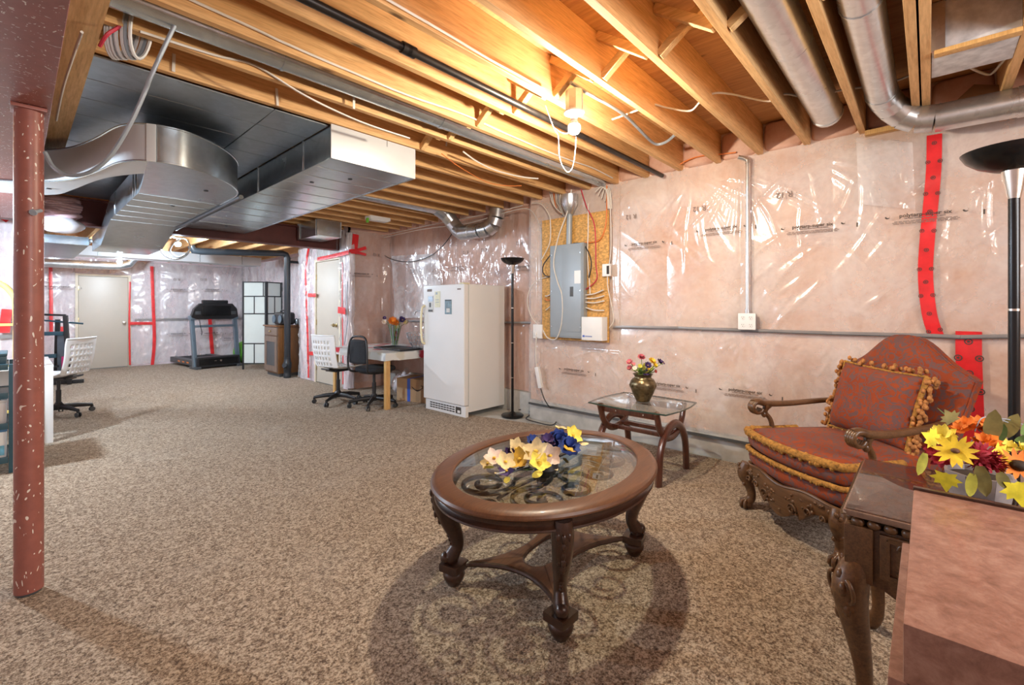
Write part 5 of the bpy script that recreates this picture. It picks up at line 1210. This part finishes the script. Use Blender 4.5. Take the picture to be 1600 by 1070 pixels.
# ------------------------------------------------------------------ mottled low chest in the front right corner
chest_m, nt_, b_s = new_mat('mottled_laminate')
v_ = coords(nt_); n1_ = noise_n(nt_, v_, 34, 5, .7, .3)
lnk(nt_, ramp(nt_, n1_, [(.3, (.19, .088, .06)), (.5, (.29, .145, .105)), (.7, (.38, .22, .165))]), b_s.inputs['Base Color']); b_s.inputs['Roughness'].default_value = .38; b_s.inputs['Coat Weight'].default_value = .15
T = thing('low_chest', 'reddish mottled low chest with an overhanging lid in front of the carved end table', 'chest', (1.2, -.35, 0))
G().box(.895, 1.43, -.72, .046, .05, .690).build('chest_body', chest_m, T, world=True, bevel=.004)
G().box(.892, 1.575, -.74, .028, .692, .780).build('lid', chest_m, T, world=True, bevel=.004)
G().box(1.562, 1.578, -.74, .029, .778, .787).build('lid_lip', M['walnut'], T, world=True, bevel=.002)
for x in (.93, 1.39):
    for y in (-.68, .01): G().lathe([(.022, 0), (.028, .05)], (x, y, 0), 12).build('foot', M['walnut'], T, world=True)

# ------------------------------------------------------------------ torchiere floor lamps
def torchiere(label, x, y, ang):
    T = thing('floor_lamp', label, 'floor lamp', (x, y, 0), ang)
    G().lathe([(.128, 0), (.130, .012), (.122, .020), (.085, .026), (.040, .034), (.022, .05)], n=32).build('base', M['black_metal'], T)
    for k in range(4):
        za, zb = .045 + .40 * k, .045 + .40 * (k + 1)
        G().lathe([(.0155, za), (.0155, zb - .008)], n=16).build('pole_section', M['black_metal'], T)
        if k < 3: G().lathe([(.0165, zb - .008), (.0165, zb)], n=16).build('joint_ring', M['nickel'], T)
    G().lathe([(.0165, 1.637), (.018, 1.645), (.027, 1.70), (.031, 1.725), (.034, 1.745)], n=20).build('metal_neck', M['nickel'], T)
    G().lathe([(.030, 1.735), (.055, 1.741), (.095, 1.760), (.125, 1.785), (.138, 1.808), (.140, 1.812), (.133, 1.808), (.09, 1.765), (.03, 1.748)], n=40).build('lamp_shade', M['black_metal'], T, smooth=50)
    return T
torchiere('black torchiere floor lamp with a silver neck, nearest behind the autumn flowers', 2.40, -.225, 0)
torchiere('black torchiere floor lamp standing between the white freezer and the wall corner', 3.86, 3.53, 0)

# ------------------------------------------------------------------ upright freezer
T = thing('freezer', 'white upright freezer with papers on its door, standing on the carpet by the wall', 'freezer', (3.73, 4.22, 0))
G().box(3.475, 4.06, 3.845, 4.60, .055, 1.515).build('freezer_body', M['fridge'], T, world=True, bevel=.008)
G().box(3.40, 3.468, 3.845, 4.60, .135, 1.515).build('freezer_door', M['fridge'], T, world=True, bevel=.016, seg=3)
G().box(3.468, 3.475, 3.86, 4.585, .15, 1.50).build('door_gasket', M['cable_g'], T, world=True)
hd = spline([(3.402, 4.575, .80), (3.37, 4.585, .83), (3.358, 4.59, .95), (3.358, 4.59, 1.12), (3.37, 4.585, 1.24), (3.402, 4.575, 1.27)], 5)
G().tube(hd, .014, 8, flat=1.3).build('handle', M['yellowed'], T, world=True)
g = G().box(3.43, 3.475, 3.855, 4.59, .0, .125); g.build('kick_plate', M['white'], T, world=True, bevel=.004)
for k in range(9):
    for r in range(3):
        y = 4.50 - .052 * k
        if y < 4.0: continue
        G().box(3.426, 3.432, y - .04, y, .035 + .026 * r, .048 + .026 * r).build('vent_slot', M['ink'], T, world=True, smooth=0)
G().box(3.424, 3.431, 3.93, 4.02, .03, .105).build('control_panel', M['ink'], T, world=True, bevel=.003)
G().box(3.42, 3.425, 3.94, 3.985, .04, .07).build('control_dial', M['white'], T, world=True, bevel=.003)
G().box(3.40, 3.50, 3.86, 3.93, 1.515, 1.53).build('top_hinge', M['yellowed'], T, world=True, bevel=.004)
G().box(3.397, 3.401, 3.90, 3.96, 1.45, 1.465).build('name_badge', M['ink_soft'], T, world=True, smooth=0)
G().box(3.397, 3.401, 4.43, 4.52, 1.44, 1.47).build('printed_sticker', M['ink_soft'], T, world=True, smooth=0)
def paper(label, y0_, y1_, z0_, z1_, base, marks):
    t = thing('fridge_paper', label, 'paper', (3.397, (y0_ + y1_) / 2, z0_), group='papers on the freezer door')
    G().box(3.3955, 3.3985, y0_, y1_, z0_, z1_).build('paper_sheet', base, t, world=True, smooth=0)
    for (u0, u1, v0, v1, mt) in marks:
        G().box(3.394, 3.3965, y1_ - (y1_ - y0_) * u1, y1_ - (y1_ - y0_) * u0, z0_ + (z1_ - z0_) * v0, z0_ + (z1_ - z0_) * v1).build('printed_patch', mt, t, world=True, smooth=0)
pale = pbr('pale_paper', (.62, .62, .60), .6, 0, .1, 30); cream = pbr('cream_paper', (.70, .68, .50), .6, 0, .1, 40); bluep = pbr('blue_photo', (.18, .27, .32), .4, 0, .4, 20)
paper('tall photo strip on the freezer door, nearest its handle', 4.40, 4.50, 1.19, 1.39, pale, [(.05, .95, .66, .96, M['galv_dark']), (.25, .6, .30, .58, M['dkgrey']), (.6, .85, .30, .58, pale), (.05, .9, .03, .16, M['dkgrey'])])
paper('pale cream note in the middle of the freezer door', 4.27, 4.37, 1.25, 1.44, cream, [(.2, .5, .8, .95, M['cable_g']), (.2, .8, .3, .34, M['cable_g']), (.2, .8, .45, .49, M['cable_g'])])
paper('blue-grey photo on the freezer door, nearest its hinge side', 4.06, 4.18, 1.17, 1.34, bluep, [(.05, .95, .90, .98, M['dkgrey']), (.25, .75, .12, .40, pale)])

# ------------------------------------------------------------------ work table with a floral oilcloth
T = thing('work_table', 'pine-legged work table against the pink wall beside the freezer', 'table', (3.50, 5.58, 0))
G().box(3.04, 3.98, 4.86, 6.28, .655, .685).build('table_top', M['pine'], T, world=True, bevel=.004)
G().box(3.08, 3.94, 4.90, 6.24, .60, .655).build('table_apron', M['pine'], T, world=True, bevel=.003)
for x in (3.07, 3.90):
    for y in (4.89, 6.21): G().box(x - .028, x + .028, y - .028, y + .028, 0, .655).build('leg', M['pine'], T, world=True, bevel=.004)
fl, nt_, b_ = new_mat('floral_oilcloth')
v_ = coords(nt_); vo = nt_.nodes.new('ShaderNodeTexVoronoi'); vo.inputs['Scale'].default_value = 4
nn_ = noise_n(nt_, v_, 12, 3, .6); lnk(nt_, v_, vo.inputs['Vector'])
a1 = nt_.nodes.new('ShaderNodeMath'); a1.operation = 'MULTIPLY_ADD'; a1.inputs[1].default_value = .45; lnk(nt_, nn_, a1.inputs[0]); lnk(nt_, vo.outputs['Distance'], a1.inputs[2])
sp_ = nt_.nodes.new('ShaderNodeSeparateColor'); lnk(nt_, vo.outputs['Color'], sp_.inputs[0])
hue = ramp(nt_, sp_.outputs[0], [(0, (.50, .015, .03)), (.45, (.40, .02, .05)), (.5, (.20, .26, .22)), (.75, (.62, .58, .48))], 'CONSTANT')
lnk(nt_, mixc(nt_, ramp(nt_, a1.outputs[0], [(.52, (1, 1, 1)), (.60, (0, 0, 0))]), (.70, .70, .67), hue), b_.inputs['Base Color']); b_.inputs['Roughness'].default_value = .35
g = G()
def clo(u, v):
    x, y = 3.025 + .965 * u, 4.845 + 1.45 * v
    return Vector((x, y, .690))
g.grid(clo, 12, 16)
def skirt(P):
    n = len(P); vs = []
    for i, p in enumerate(P):
        w = .008 * nz(i * .9); vs += [p, p + Vector((w - .006, w, -.05)), p + Vector((-.008 + w * 1.5, w * 1.5, -.095 - .012 * nz(i * .6, 3)))]
    g.add(vs, [q for i in range(n - 1) for q in ((3 * i, 3 * i + 1, 3 * i + 4, 3 * i + 3), (3 * i + 1, 3 * i + 2, 3 * i + 5, 3 * i + 4))])
skirt([Vector((3.99 - .0965 * i, 4.845, .69)) for i in range(11)] + [Vector((3.025, 4.845 + 1.45 * i / 16, .69)) for i in range(17)])
tag(g.build('tablecloth', fl, smooth=60), 'white oilcloth with red flowers spread over the work table', 'tablecloth')
T = thing('tray', 'flat black tray lying on the floral oilcloth', 'tray', (3.45, 5.25, .692))
G().box(3.28, 3.62, 4.92, 5.55, .692, .700).build('tray_base', M['black'], T, world=True, bevel=.003)
g = G()
for a, b in (((3.28, 4.92), (3.62, 4.92)), ((3.62, 4.92), (3.62, 5.55)), ((3.62, 5.55), (3.28, 5.55)), ((3.28, 5.55), (3.28, 4.92))): g.bar((*a, .706), (*b, .706), .012, .018)
g.build('tray_rim', M['black'], T, world=True, bevel=.003)
T = thing('glass_vase', 'flared clear glass vase with green stems on the work table', 'vase', (3.72, 5.72, .692))
G().lathe([(.045, .692), (.05, .70), (.06, .80), (.085, .93), (.115, 1.03), (.112, 1.03), (.082, .93), (.057, .80), (.046, .705), (.001, .70)], (3.72, 5.72, 0), 24).build('vase_body', M['glass'], T, world=True)
T = thing('flower_bouquet', 'sparse orange, pink and white flowers standing in the flared glass vase', 'flowers', (3.72, 5.72, .70))
rr = random.Random(8)
for px, py, c, r in ((578, 503, 'pale_petal', .045), (578, 497, 'violet_petal', .03), (591, 502, 'orange_petal', .07), (596, 505, 'orange_petal', .05), (606, 500, 'violet_petal', .05), (604, 497, 'violet_petal', .03), (611, 504, 'cream_petal', .04), (598, 511, 'cream_petal', .035), (597, 520, 'crimson_petal', .03), (596, 530, 'crimson_petal', .03), (596, 524, 'pink_petal', .03)):
    p = ony(px, py, 5.72) if False else atd(px, py, 6.6); p = Vector((3.72, 5.72, 0)) + Vector(((px - 594) * .0063, -(px - 594) * .0069, 1.25 - (py - 480) * 6.6 / 710))
    flower('flower', p, (-.5, -.7, .5), r, FM[c], T, 8, .4, .3, 2, FM['yellow_petal'], .2)
    G().tube([(3.72 + (px - 594) * .001, 5.72 - (px - 594) * .001, .705), p.lerp(Vector((3.72, 5.72, .9)), .4), p], .004, 5).build('stem', FM['green_leaf'], T, world=True)
for k in range(12):
    a = k * .55; G().tube([(3.72 + .03 * cos(a), 5.72 + .03 * sin(a), .705), (3.72 + .075 * cos(a + .4), 5.72 + .075 * sin(a + .4), .98)], .005, 5).build('stem', FM['mid_green'] if k % 2 else M['cable_g'], T, world=True)
T = thing('wire_basket', 'silver wire basket with an arched handle at the freezer end of the work table', 'basket', (3.62, 4.98, .70))
def wb_(r, z): return [(3.64 + r * cos(t), 5.0 + r * 1.1 * sin(t), z) for t in [i * pi / 14 for i in range(28)]]
for r, z in ((.09, .712), (.13, .78), (.16, .85), (.175, .91)): G().tube(wb_(r, z), .0035, 5, True).build('wire_ring', M['galv_round'], T, world=True)
for k in range(22):
    t = k * 2 * pi / 22; G().tube([(3.64 + r * cos(t + .25 * q), 5.0 + r * 1.1 * sin(t + .25 * q), z) for q, (r, z) in enumerate(((.09, .712), (.13, .78), (.16, .85), (.175, .91)))], .003, 5).build('wire_rib', M['galv_round'], T, world=True)
G().tube(spline([(3.64, 4.82, .90), (3.64, 4.86, 1.06), (3.64, 4.96, 1.18), (3.64, 5.08, 1.20), (3.64, 5.12, 1.15)], 5), .009, 7).build('handle', M['galv_round'], T, world=True)
T = thing('cardboard_box', 'cardboard delivery box with a blue tape band under the work table', 'box', (3.70, 5.08, 0), radians(14))
G().box(-.17, .17, -.26, .26, 0, .30).build('box_body', M['card'], T, bevel=.003)
G().box(-.172, .172, .025, .075, -.0, .302).build('tape_band', M['blue'], T)
g = G(); a = [( -.1735, -.005 - .18 * i / 12, .20 - .045 * sin(pi * i / 12)) for i in range(13)]; g.tube(a, [.003 + .005 * sin(pi * i / 12) for i in range(13)], 6)
g.tube([(-.1735, -.155, .222), (-.1735, -.192, .222), (-.1735, -.185, .188)], .004, 6); g.build('smile_arrow', M['ink'], T)
T = thing('plastic_bag', 'crumpled white plastic bag on the floor under the work table', 'bag', (3.75, 5.55, 0))
g = G().ell((3.75, 5.55, .15), .15, .20, .15, 18, 10)
for i, v in enumerate(g.v): q = .05 * nz(v[0] * 9, v[1] * 9, v[2] * 9); g.v[i] = (v[0] + q, v[1] + q, max(.002, v[2] + q))
g.build('bag_body', bpy.data.materials['milky_plastic'], T, world=True, smooth=50)
G().tube([(3.75, 5.52, .28), (3.74, 5.50, .33), (3.75, 5.46, .35)], [.05, .02, .05], 8).build('bag_neck', bpy.data.materials['milky_plastic'], T, world=True)

# ------------------------------------------------------------------ swivel chairs (front of the chair at local +y)
def swivel(label, x, y, rz, white, turn):
    T = thing('swivel_chair', label, 'chair', (x, y, 0), rz)
    G().lathe([(.045, .075), (.048, .13), (.032, .15), (.028, .16)], n=16).build('hub', M['black'], T)
    for k in range(5):
        a = turn + k * 2 * pi / 5; d = Vector((cos(a), sin(a), 0)); 
        lg = G().tube([d * .03 + Vector((0, 0, .105)), d * .16 + Vector((0, 0, .100)), d * .30 + Vector((0, 0, .078))], [.030, .026, .018], 8, flat=.8).build('leg', M['black'], T, smooth=50)
        c = d * .295; s = Vector((-d.y, d.x, 0))
        for q in (-1, 1):
            Mx = Matrix((s, d, Vector((0, 0, 1)))).transposed().to_4x4()
            Q = Matrix((Vector((0, 0, 1)), d, -s if q < 0 else s)).transposed().to_4x4()
            G().lathe([(.012, 0), (.026, .001), (.028, .007), (.026, .013), (.012, .014)], c + s * (q * .008) + Vector((0, 0, .028)), 14, Q).build('caster', M['black'] if q > 0 else M['dkgrey'], lg)
        G().bar(c + Vector((0, 0, .035)), c + Vector((0, 0, .075)), .014, .03).build('caster_stem', M['black'], lg)
    G().lathe([(.024, .15), (.024, .30), (.017, .302), (.017, .42)], n=14).build('gas_column', M['black'], T)
    if not white:
        g = G().ell((0, .02, .475), .235, .225, .035, 28, 8, .45, .75); g.build('seat', M['blackfab'], T, smooth=70)
        G().ell((0, .02, .445), .20, .19, .025, 20, 6, .5, .7).build('seat_shell', M['black'], T, smooth=70)
        fr = spline([(-.14, -.05, .44), (-.17, -.22, .46), (-.185, -.25, .56), (-.175, -.245, .75), (-.13, -.235, .87), (0, -.23, .895), (.13, -.235, .87), (.175, -.245, .75), (.185, -.25, .56), (.17, -.22, .46), (.14, -.05, .44)], 5)
        G().tube(fr, .013, 8).build('back_frame', M['black'], T, smooth=60)
        def bk(u, v):
            x = (u - .5) * 2; z = .57 + .275 * v; w = .165 - .03 * v ** 3
            return Vector((w * x, -.235 + .02 * (1 - x * x) * -1 - .0, z + .012 * (1 - x * x) * (v * 2 - 1)))
        G().grid(bk, 12, 8).build('backrest', M['blackfab'], T, smooth=70, solid=.022)
    else:
        def shell(u, v):
            x = (u - .5) * 2
            if v < .5:
                t = v / .5; yy = .22 - .40 * t; z = .470 - .02 * sin(pi * t) + .03 * abs(x) ** 3 - .03 * max(0, .2 - t) * 5 * .3; w = .215
                if t > .85: z += .02 * (t - .85) / .15
            else:
                t = (v - .5) / .5; yy = -.20 - .055 * t - .05 * max(0, t - .75) - .02 * sin(pi * t); z = .49 + .40 * t; w = .215 + .015 * t - .02 * max(0, t - .9) * 10 * .4
                yy += .035 * abs(x) ** 2.5
            return Vector((w * x, yy, z))
        skip = lambda i, j: (24 <= j <= 42 and (j - 24) % 4 in (0, 1) and 4 <= i <= 27 and (i - 4) % 4 in (0, 1)) or (5 <= j <= 18 and (j - 5) % 4 in (0,) and 6 <= i <= 25 and (i - 6) % 4 in (0,))
        G().grid(shell, 32, 46, skip=skip).build('seat_shell', M['white'], T, smooth=70, solid=.010)
        G().tube([shell(i / 32, 1) + Vector((0, -.004, .003)) for i in range(33)], .010, 8).build('top_lip', M['white'], T, smooth=60)
        G().box(-.10, .10, -.12, .12, .415, .445).build('seat_mount', M['black'], T, bevel=.01)
        G().bar((0, -.10, .43), (.0, -.20, .46), .16, .02).build('seat_bracket', M['black'], T, bevel=.005)
    return T
swivel('black fabric swivel chair pulled up to the work table', 3.06, 5.17, radians(-82), False, .35)
swivel('white slotted plastic swivel chair between the beige door and the work table', 2.86, 5.72, radians(-78), True, .1)
swivel('white plastic swivel chair at the white desk behind the red post', .33, 7.38, radians(52), True, .55)

# ------------------------------------------------------------------ far end of the basement
T = thing('treadmill', 'black and blue-grey treadmill facing the room at the far wall', 'treadmill', (2.83, 11.0, 0), pi + .10)
G().box(-.40, .40, -.05, .16, .02, .235).build('motor_hood', M['black'], T, bevel=.03, seg=3)
G().box(-.36, .36, .158, .164, .07, .20).build('hood_panel', M['black_metal'], T, bevel=.01)
G().lathe([(.022, 0), (.02, .006)], (-.03, .166, .15), 14, Matrix.Rotation(-pi / 2, 3, 'X').to_4x4()).build('hood_badge', M['nickel'], T)
G().box(.05, .09, .164, .168, .145, .155).build('hood_badge', M['nickel'], T)
G().box(-.28, .28, -1.35, -.05, .13, .155).build('running_belt', M['blackfab'], T)
for s in (-1, 1):
    G().box(s * .34 - .06, s * .34 + .06, -1.38, -.05, .05, .165).build('side_rail', M['dkgrey'], T, bevel=.012)
    G().box(s * .385 - .05, s * .385 + .05, -.16, .20, 0, .05).build('foot', M['dkgrey'], T, bevel=.012)
    G().bar((s * .40, .06, .02), (s * .40, -.12, 1.02), .07, .09, (0, 1, 0)).build('upright', M['steelblue'], T, bevel=.012)
    G().tube(spline([(s * .40, -.13, 1.0), (s * .40, -.20, 1.04), (s * .40, -.38, 1.02)], 4), .028, 10).build('handrail', M['steelblue'], T)
    G().box(s * .40 - .05, s * .40 + .05, -.19, -.04, .99, 1.08).build('upright_joint', M['steelblue'], T, bevel=.02)
    for k in range(3): G().box(s * .401 - .002, s * .401 + .002, -.9 + .25 * k, -.78 + .25 * k, .09, .12).build('rail_mark', M['orange'] if 'orange' in M else M['cable_o'], T)
G().bar((-.38, -.08, .86), (.38, -.08, .86), .05, .05).build('cross_bar', M['steelblue'], T, bevel=.012)
con = [(-.44, 1.05), (-.40, 1.22), (-.30, 1.33), (.30, 1.33), (.40, 1.22), (.44, 1.05), (.33, 1.0), (-.33, 1.0)]
G().prism(con, -.02, .10, Matrix(((1, 0, 0, 0), (0, .25, -1, -.30), (0, 1, .0, 0), (0, 0, 0, 1)))).build('console', M['black'], T, bevel=.02)
G().box(-.24, .24, -.10, -.02, 1.32, 1.40).build('console_top', M['black'], T, bevel=.02)
G().box(-.27, .27, .03, .045, 1.08, 1.28).build('console_back_panel', M['black_metal'], T, bevel=.01)
for s in (-1, 1): G().box(s * .33 - .05, s * .33 + .05, .0, .012, 1.10, 1.26).build('speaker_grille', M['dkgrey'], T, bevel=.01)
G().tube(spline([(.30, .0, .99), (.29, .02, .86), (.27, .03, .74), (.28, .03, .68)], 4), .007, 6).build('safety_cord', M['black'], T)
T = thing('exercise_ball', 'bright green exercise ball half hidden behind the folding screen', 'ball', (3.50, 11.35, 0))
G().ell((3.50, 11.35, .25), .25, .25, .25, 24, 14).build('ball_skin', M['green'], T, world=True, smooth=80)
G().lathe([(.016, 0), (.012, .012)], (3.50, 11.35, .498), 10).build('valve', M['white'], T, world=True)
# folding screen
panelm = pbr('rice_paper', (.62, .66, .62), .8, 0, .03, 6)
T = thing('folding_screen', 'black-framed folding screen with pale paper panes beside the brown cabinet', 'screen', (3.25, 10.1, 0))
def screen(a, b):
    a, b = Vector((*a, 0)), Vector((*b, 0)); d = (b - a); w = d.length; d.normalize(); R = Matrix((d, Vector((0, 0, 1)).cross(d), Vector((0, 0, 1)))).transposed().to_4x4(); R.translation = a
    for x in (.0, w - .028): G().box(x, x + .028, -.012, .012, 0, 1.77, R).build('frame_post', M['black'], T, bevel=.003, world=True)
    zs = [.12, .52, 1.12, 1.47, 1.755]
    for z in zs: G().box(.028, w - .028, -.009, .009, z - .011, z + .011, R).build('frame_rail', M['black'], T, bevel=.002, world=True)
    for i, (lo, hi, xs) in enumerate(zip(zs, zs[1:], ([.5], [], [.5], [.88]))):
        cuts = [.028] + [w * q for q in xs] + [w - .028]
        for u, v in zip(cuts, cuts[1:]): G().box(u + .006, v - .006, -.003, .003, lo + .011, hi - .011, R).build('paper_pane', panelm, T, smooth=0, world=True)
        for q in xs: G().box(w * q - .009, w * q + .009, -.009, .009, lo, hi, R).build('frame_muntin', M['black'], T, bevel=.002, world=True)
screen((3.075, 10.17), (3.40, 9.82)); screen((3.405, 9.83), (3.77, 9.99))
# cabinet
T = thing('cabinet', 'narrow brown cabinet with a drawer and a panelled door behind the black drain pipe', 'cabinet', (3.34, 8.86, 0))
G().box(3.16, 3.56, 8.55, 9.17, .06, .90).build('cabinet_body', M['cab'], T, world=True, bevel=.004)
G().box(3.12, 3.58, 8.53, 9.19, .90, .925).build('cabinet_top', M['cab'], T, world=True, bevel=.005)
G().box(3.19, 3.54, 8.57, 9.15, 0, .06).build('plinth', M['dkgrey'], T, world=True)
dr = G().box(3.135, 3.162, 8.57, 9.15, .745, .885).build('drawer', M['cabfront'], T, world=True, bevel=.004)
g = G().ell((3.125, 8.86, .815), .014, .05, .016, 12, 6); g.build('drawer_pull', M['brass'], dr, world=True)
do = G()
for a in ((8.57, 8.66, .09, .725), (9.06, 9.15, .09, .725), (8.66, 9.06, .09, .19), (8.66, 9.06, .625, .725)): do.box(3.135, 3.162, *a)
do = do.build('cabinet_door', M['cabfront'], T, world=True)
G().box(3.148, 3.158, 8.66, 9.06, .19, .625).build('door_panel', M['dkgrey'], do, world=True)
T = thing('boombox', 'dark blue-black portable stereo on top of the brown cabinet', 'stereo', (3.36, 8.82, .926))
g = G().ell((3.36, 8.80, 1.045), .13, .24, .118, 24, 12, .35, .5); g.build('stereo_body', M['black'], T, world=True, smooth=60)
for y in (8.66, 8.94): G().lathe([(.075, 0), (.075, .012), (.055, .016), (.02, .006)], (3.232, y, 1.03), 18, Matrix.Rotation(-pi / 2, 3, 'Y').to_4x4()).build('speaker_cone', M['steelblue'], T, world=True)
G().tube(spline([(3.36, 8.62, 1.14), (3.36, 8.66, 1.185), (3.36, 8.94, 1.185), (3.36, 8.98, 1.14)], 4), .012, 8).build('carry_handle', M['black'], T, world=True)
tag(G().ell((3.52, 8.60, .985), .05, .045, .06, 14, 8, .6, .6).build('small_jar', M['galv_dark'], smooth=60), 'small grey jar beside the stereo on the brown cabinet', 'jar')
# weight bench at the far left
T = thing('weight_machine', 'black and teal exercise machine with a crossbar near the far beige door', 'exercise machine', (.45, 10.3, 0), radians(-10))
G().bar((.14, 0, 0), (.09, 0, 1.12), .06, .08, (0, 1, 0)).build('upright', M['black'], T, bevel=.008)
G().bar((-.05, .25, 0), (-.03, .25, 1.05), .06, .07, (0, 1, 0)).build('upright', M['black'], T, bevel=.008)
G().tube([(-.29, .02, 1.06), (.30, .02, .98)], .014, 8).build('press_bar', M['teal'], T)
G().tube([(-.30, .10, 1.14), (.09, .05, 1.12)], .016, 8).build('top_tube', M['black'], T)
G().box(-.26, .12, -.02, .06, .80, .86).build('cross_member', M['teal'], T, bevel=.01)
G().box(-.30, -.02, .0, .10, .44, .50).build('seat_support', M['teal'], T, bevel=.01)
G().box(-.30, .0, .0, .12, .28, .31).build('lower_member', M['black'], T, bevel=.01)
G().box(-.02, .10, .10, .16, .05, .80).build('weight_shroud', M['steelblue'], T, bevel=.02)
G().box(-.30, -.18, .0, .10, 1.05, 1.28).build('back_pad', M['teal'], T, bevel=.03)
G().bar((-.28, .1, .03), (.3, .1, .03), .06, .06).build('floor_bar', M['black'], T, bevel=.01)
G().box(.05, .11, -.06, .0, .18, .46).build('strap', pbr('magenta_strap', (.5, .03, .16), .6), T, bevel=.01)
# white desk behind the post
T = thing('desk', 'white desk with an open framed end behind the red post', 'desk', (-.1, 6.5, 0))
G().box(-.62, .235, 5.97, 7.05, .69, .715).build('desk_top', M['white'], T, world=True, bevel=.004)
for x in (.205, -.60):
    for y in (5.995, 7.02): G().box(x - .028, x + .028, y - .028, y + .028, 0, .69).build('leg', M['white'], T, world=True, bevel=.003)
for z in (.64, .42): G().box(.185, .225, 6.02, 7.0, z - .03, z + .03).build('end_rail', M['white'], T, world=True, bevel=.003)
G().box(-.60, .20, 7.0, 7.03, .40, .69).build('modesty_panel', M['white'], T, world=True, bevel=.003)
# shelf rack with bins at the left edge
T = thing('storage_rack', 'dark teal storage rack at the left edge of the picture, beside the red post', 'rack', (-.3, 5.4, 0))
for x in (-.62, -.02):
    for y in (5.12, 5.58): G().box(x - .018, x + .018, y - .018, y + .018, 0, .82).build('rack_post', M['teal'], T, world=True, bevel=.003)
for z in (.80, .585, .355, .10):
    for y in (5.12, 5.58): G().box(-.60, -.04, y - .014, y + .014, z - .022, z + .022).build('rack_rail', M['teal'], T, world=True, bevel=.003)
    G().box(-.60, -.04, 5.13, 5.57, z + .004, z + .014).build('rack_shelf', M['dkgrey'], T, world=True)
def binbox(label, z0_, z1_, mt, lid=None, band=None):
    t = thing('storage_bin', label, 'bin', (-.32, 5.35, z0_))
    G().box(-.585, -.05, 5.15, 5.55, z0_, z1_ - .02).build('bin_body', mt, t, world=True, bevel=.012)
    G().box(-.59, -.045, 5.145, 5.555, z1_ - .02, z1_).build('bin_lid', lid or mt, t, world=True, bevel=.006)
    if band: G().box(-.40, -.06, 5.142, 5.151, z0_ + .02, z0_ + .09).build('picture_label', band, t, world=True)
binbox('milky white storage bin on the middle shelf of the teal rack', .372, .55, pbr('milky_bin', (.62, .60, .60), .35, 0, .08, 4))
binbox('white and blue storage bin on the bottom shelf of the teal rack', .116, .33, M['white'], pbr('blue_bin', (.08, .22, .42), .4, 0, .1, 5), pbr('colour_label', (.12, .35, .50), .4, 0, .6, 18))
binbox('dark blue folded case on top of the teal rack', .817, .90, M['teal'])
T = thing('hand_truck', 'yellow tubular hand truck standing behind the teal rack', 'hand truck', (-.2, 6.0, 0))
G().tube(spline([(.0, 5.82, .02), (.0, 5.84, .6), (.0, 5.87, 1.22), (-.03, 5.88, 1.38), (-.12, 5.885, 1.47), (-.24, 5.885, 1.47), (-.33, 5.88, 1.38), (-.36, 5.87, 1.22), (-.36, 5.84, .6), (-.36, 5.82, .02)], 5), .022, 10).build('tube_frame', M['yellow'], T, world=True)
for z in (.35, .75, 1.1): G().bar((-.35, 5.845, z), (-.01, 5.845, z), .03, .02).build('cross_strap', M['yellow'], T, world=True)
G().box(-.38, .02, 5.64, 5.82, .0, .012).build('toe_plate', M['yellow'], T, world=True)
for x in (-.42, .06): G().lathe([(.03, 0), (.09, .005), (.09, .04), (.03, .045)], (x - .02, 5.90, .09), 18, Matrix.Rotation(pi / 2, 3, 'Y').to_4x4()).build('wheel', M['black'], T, world=True)
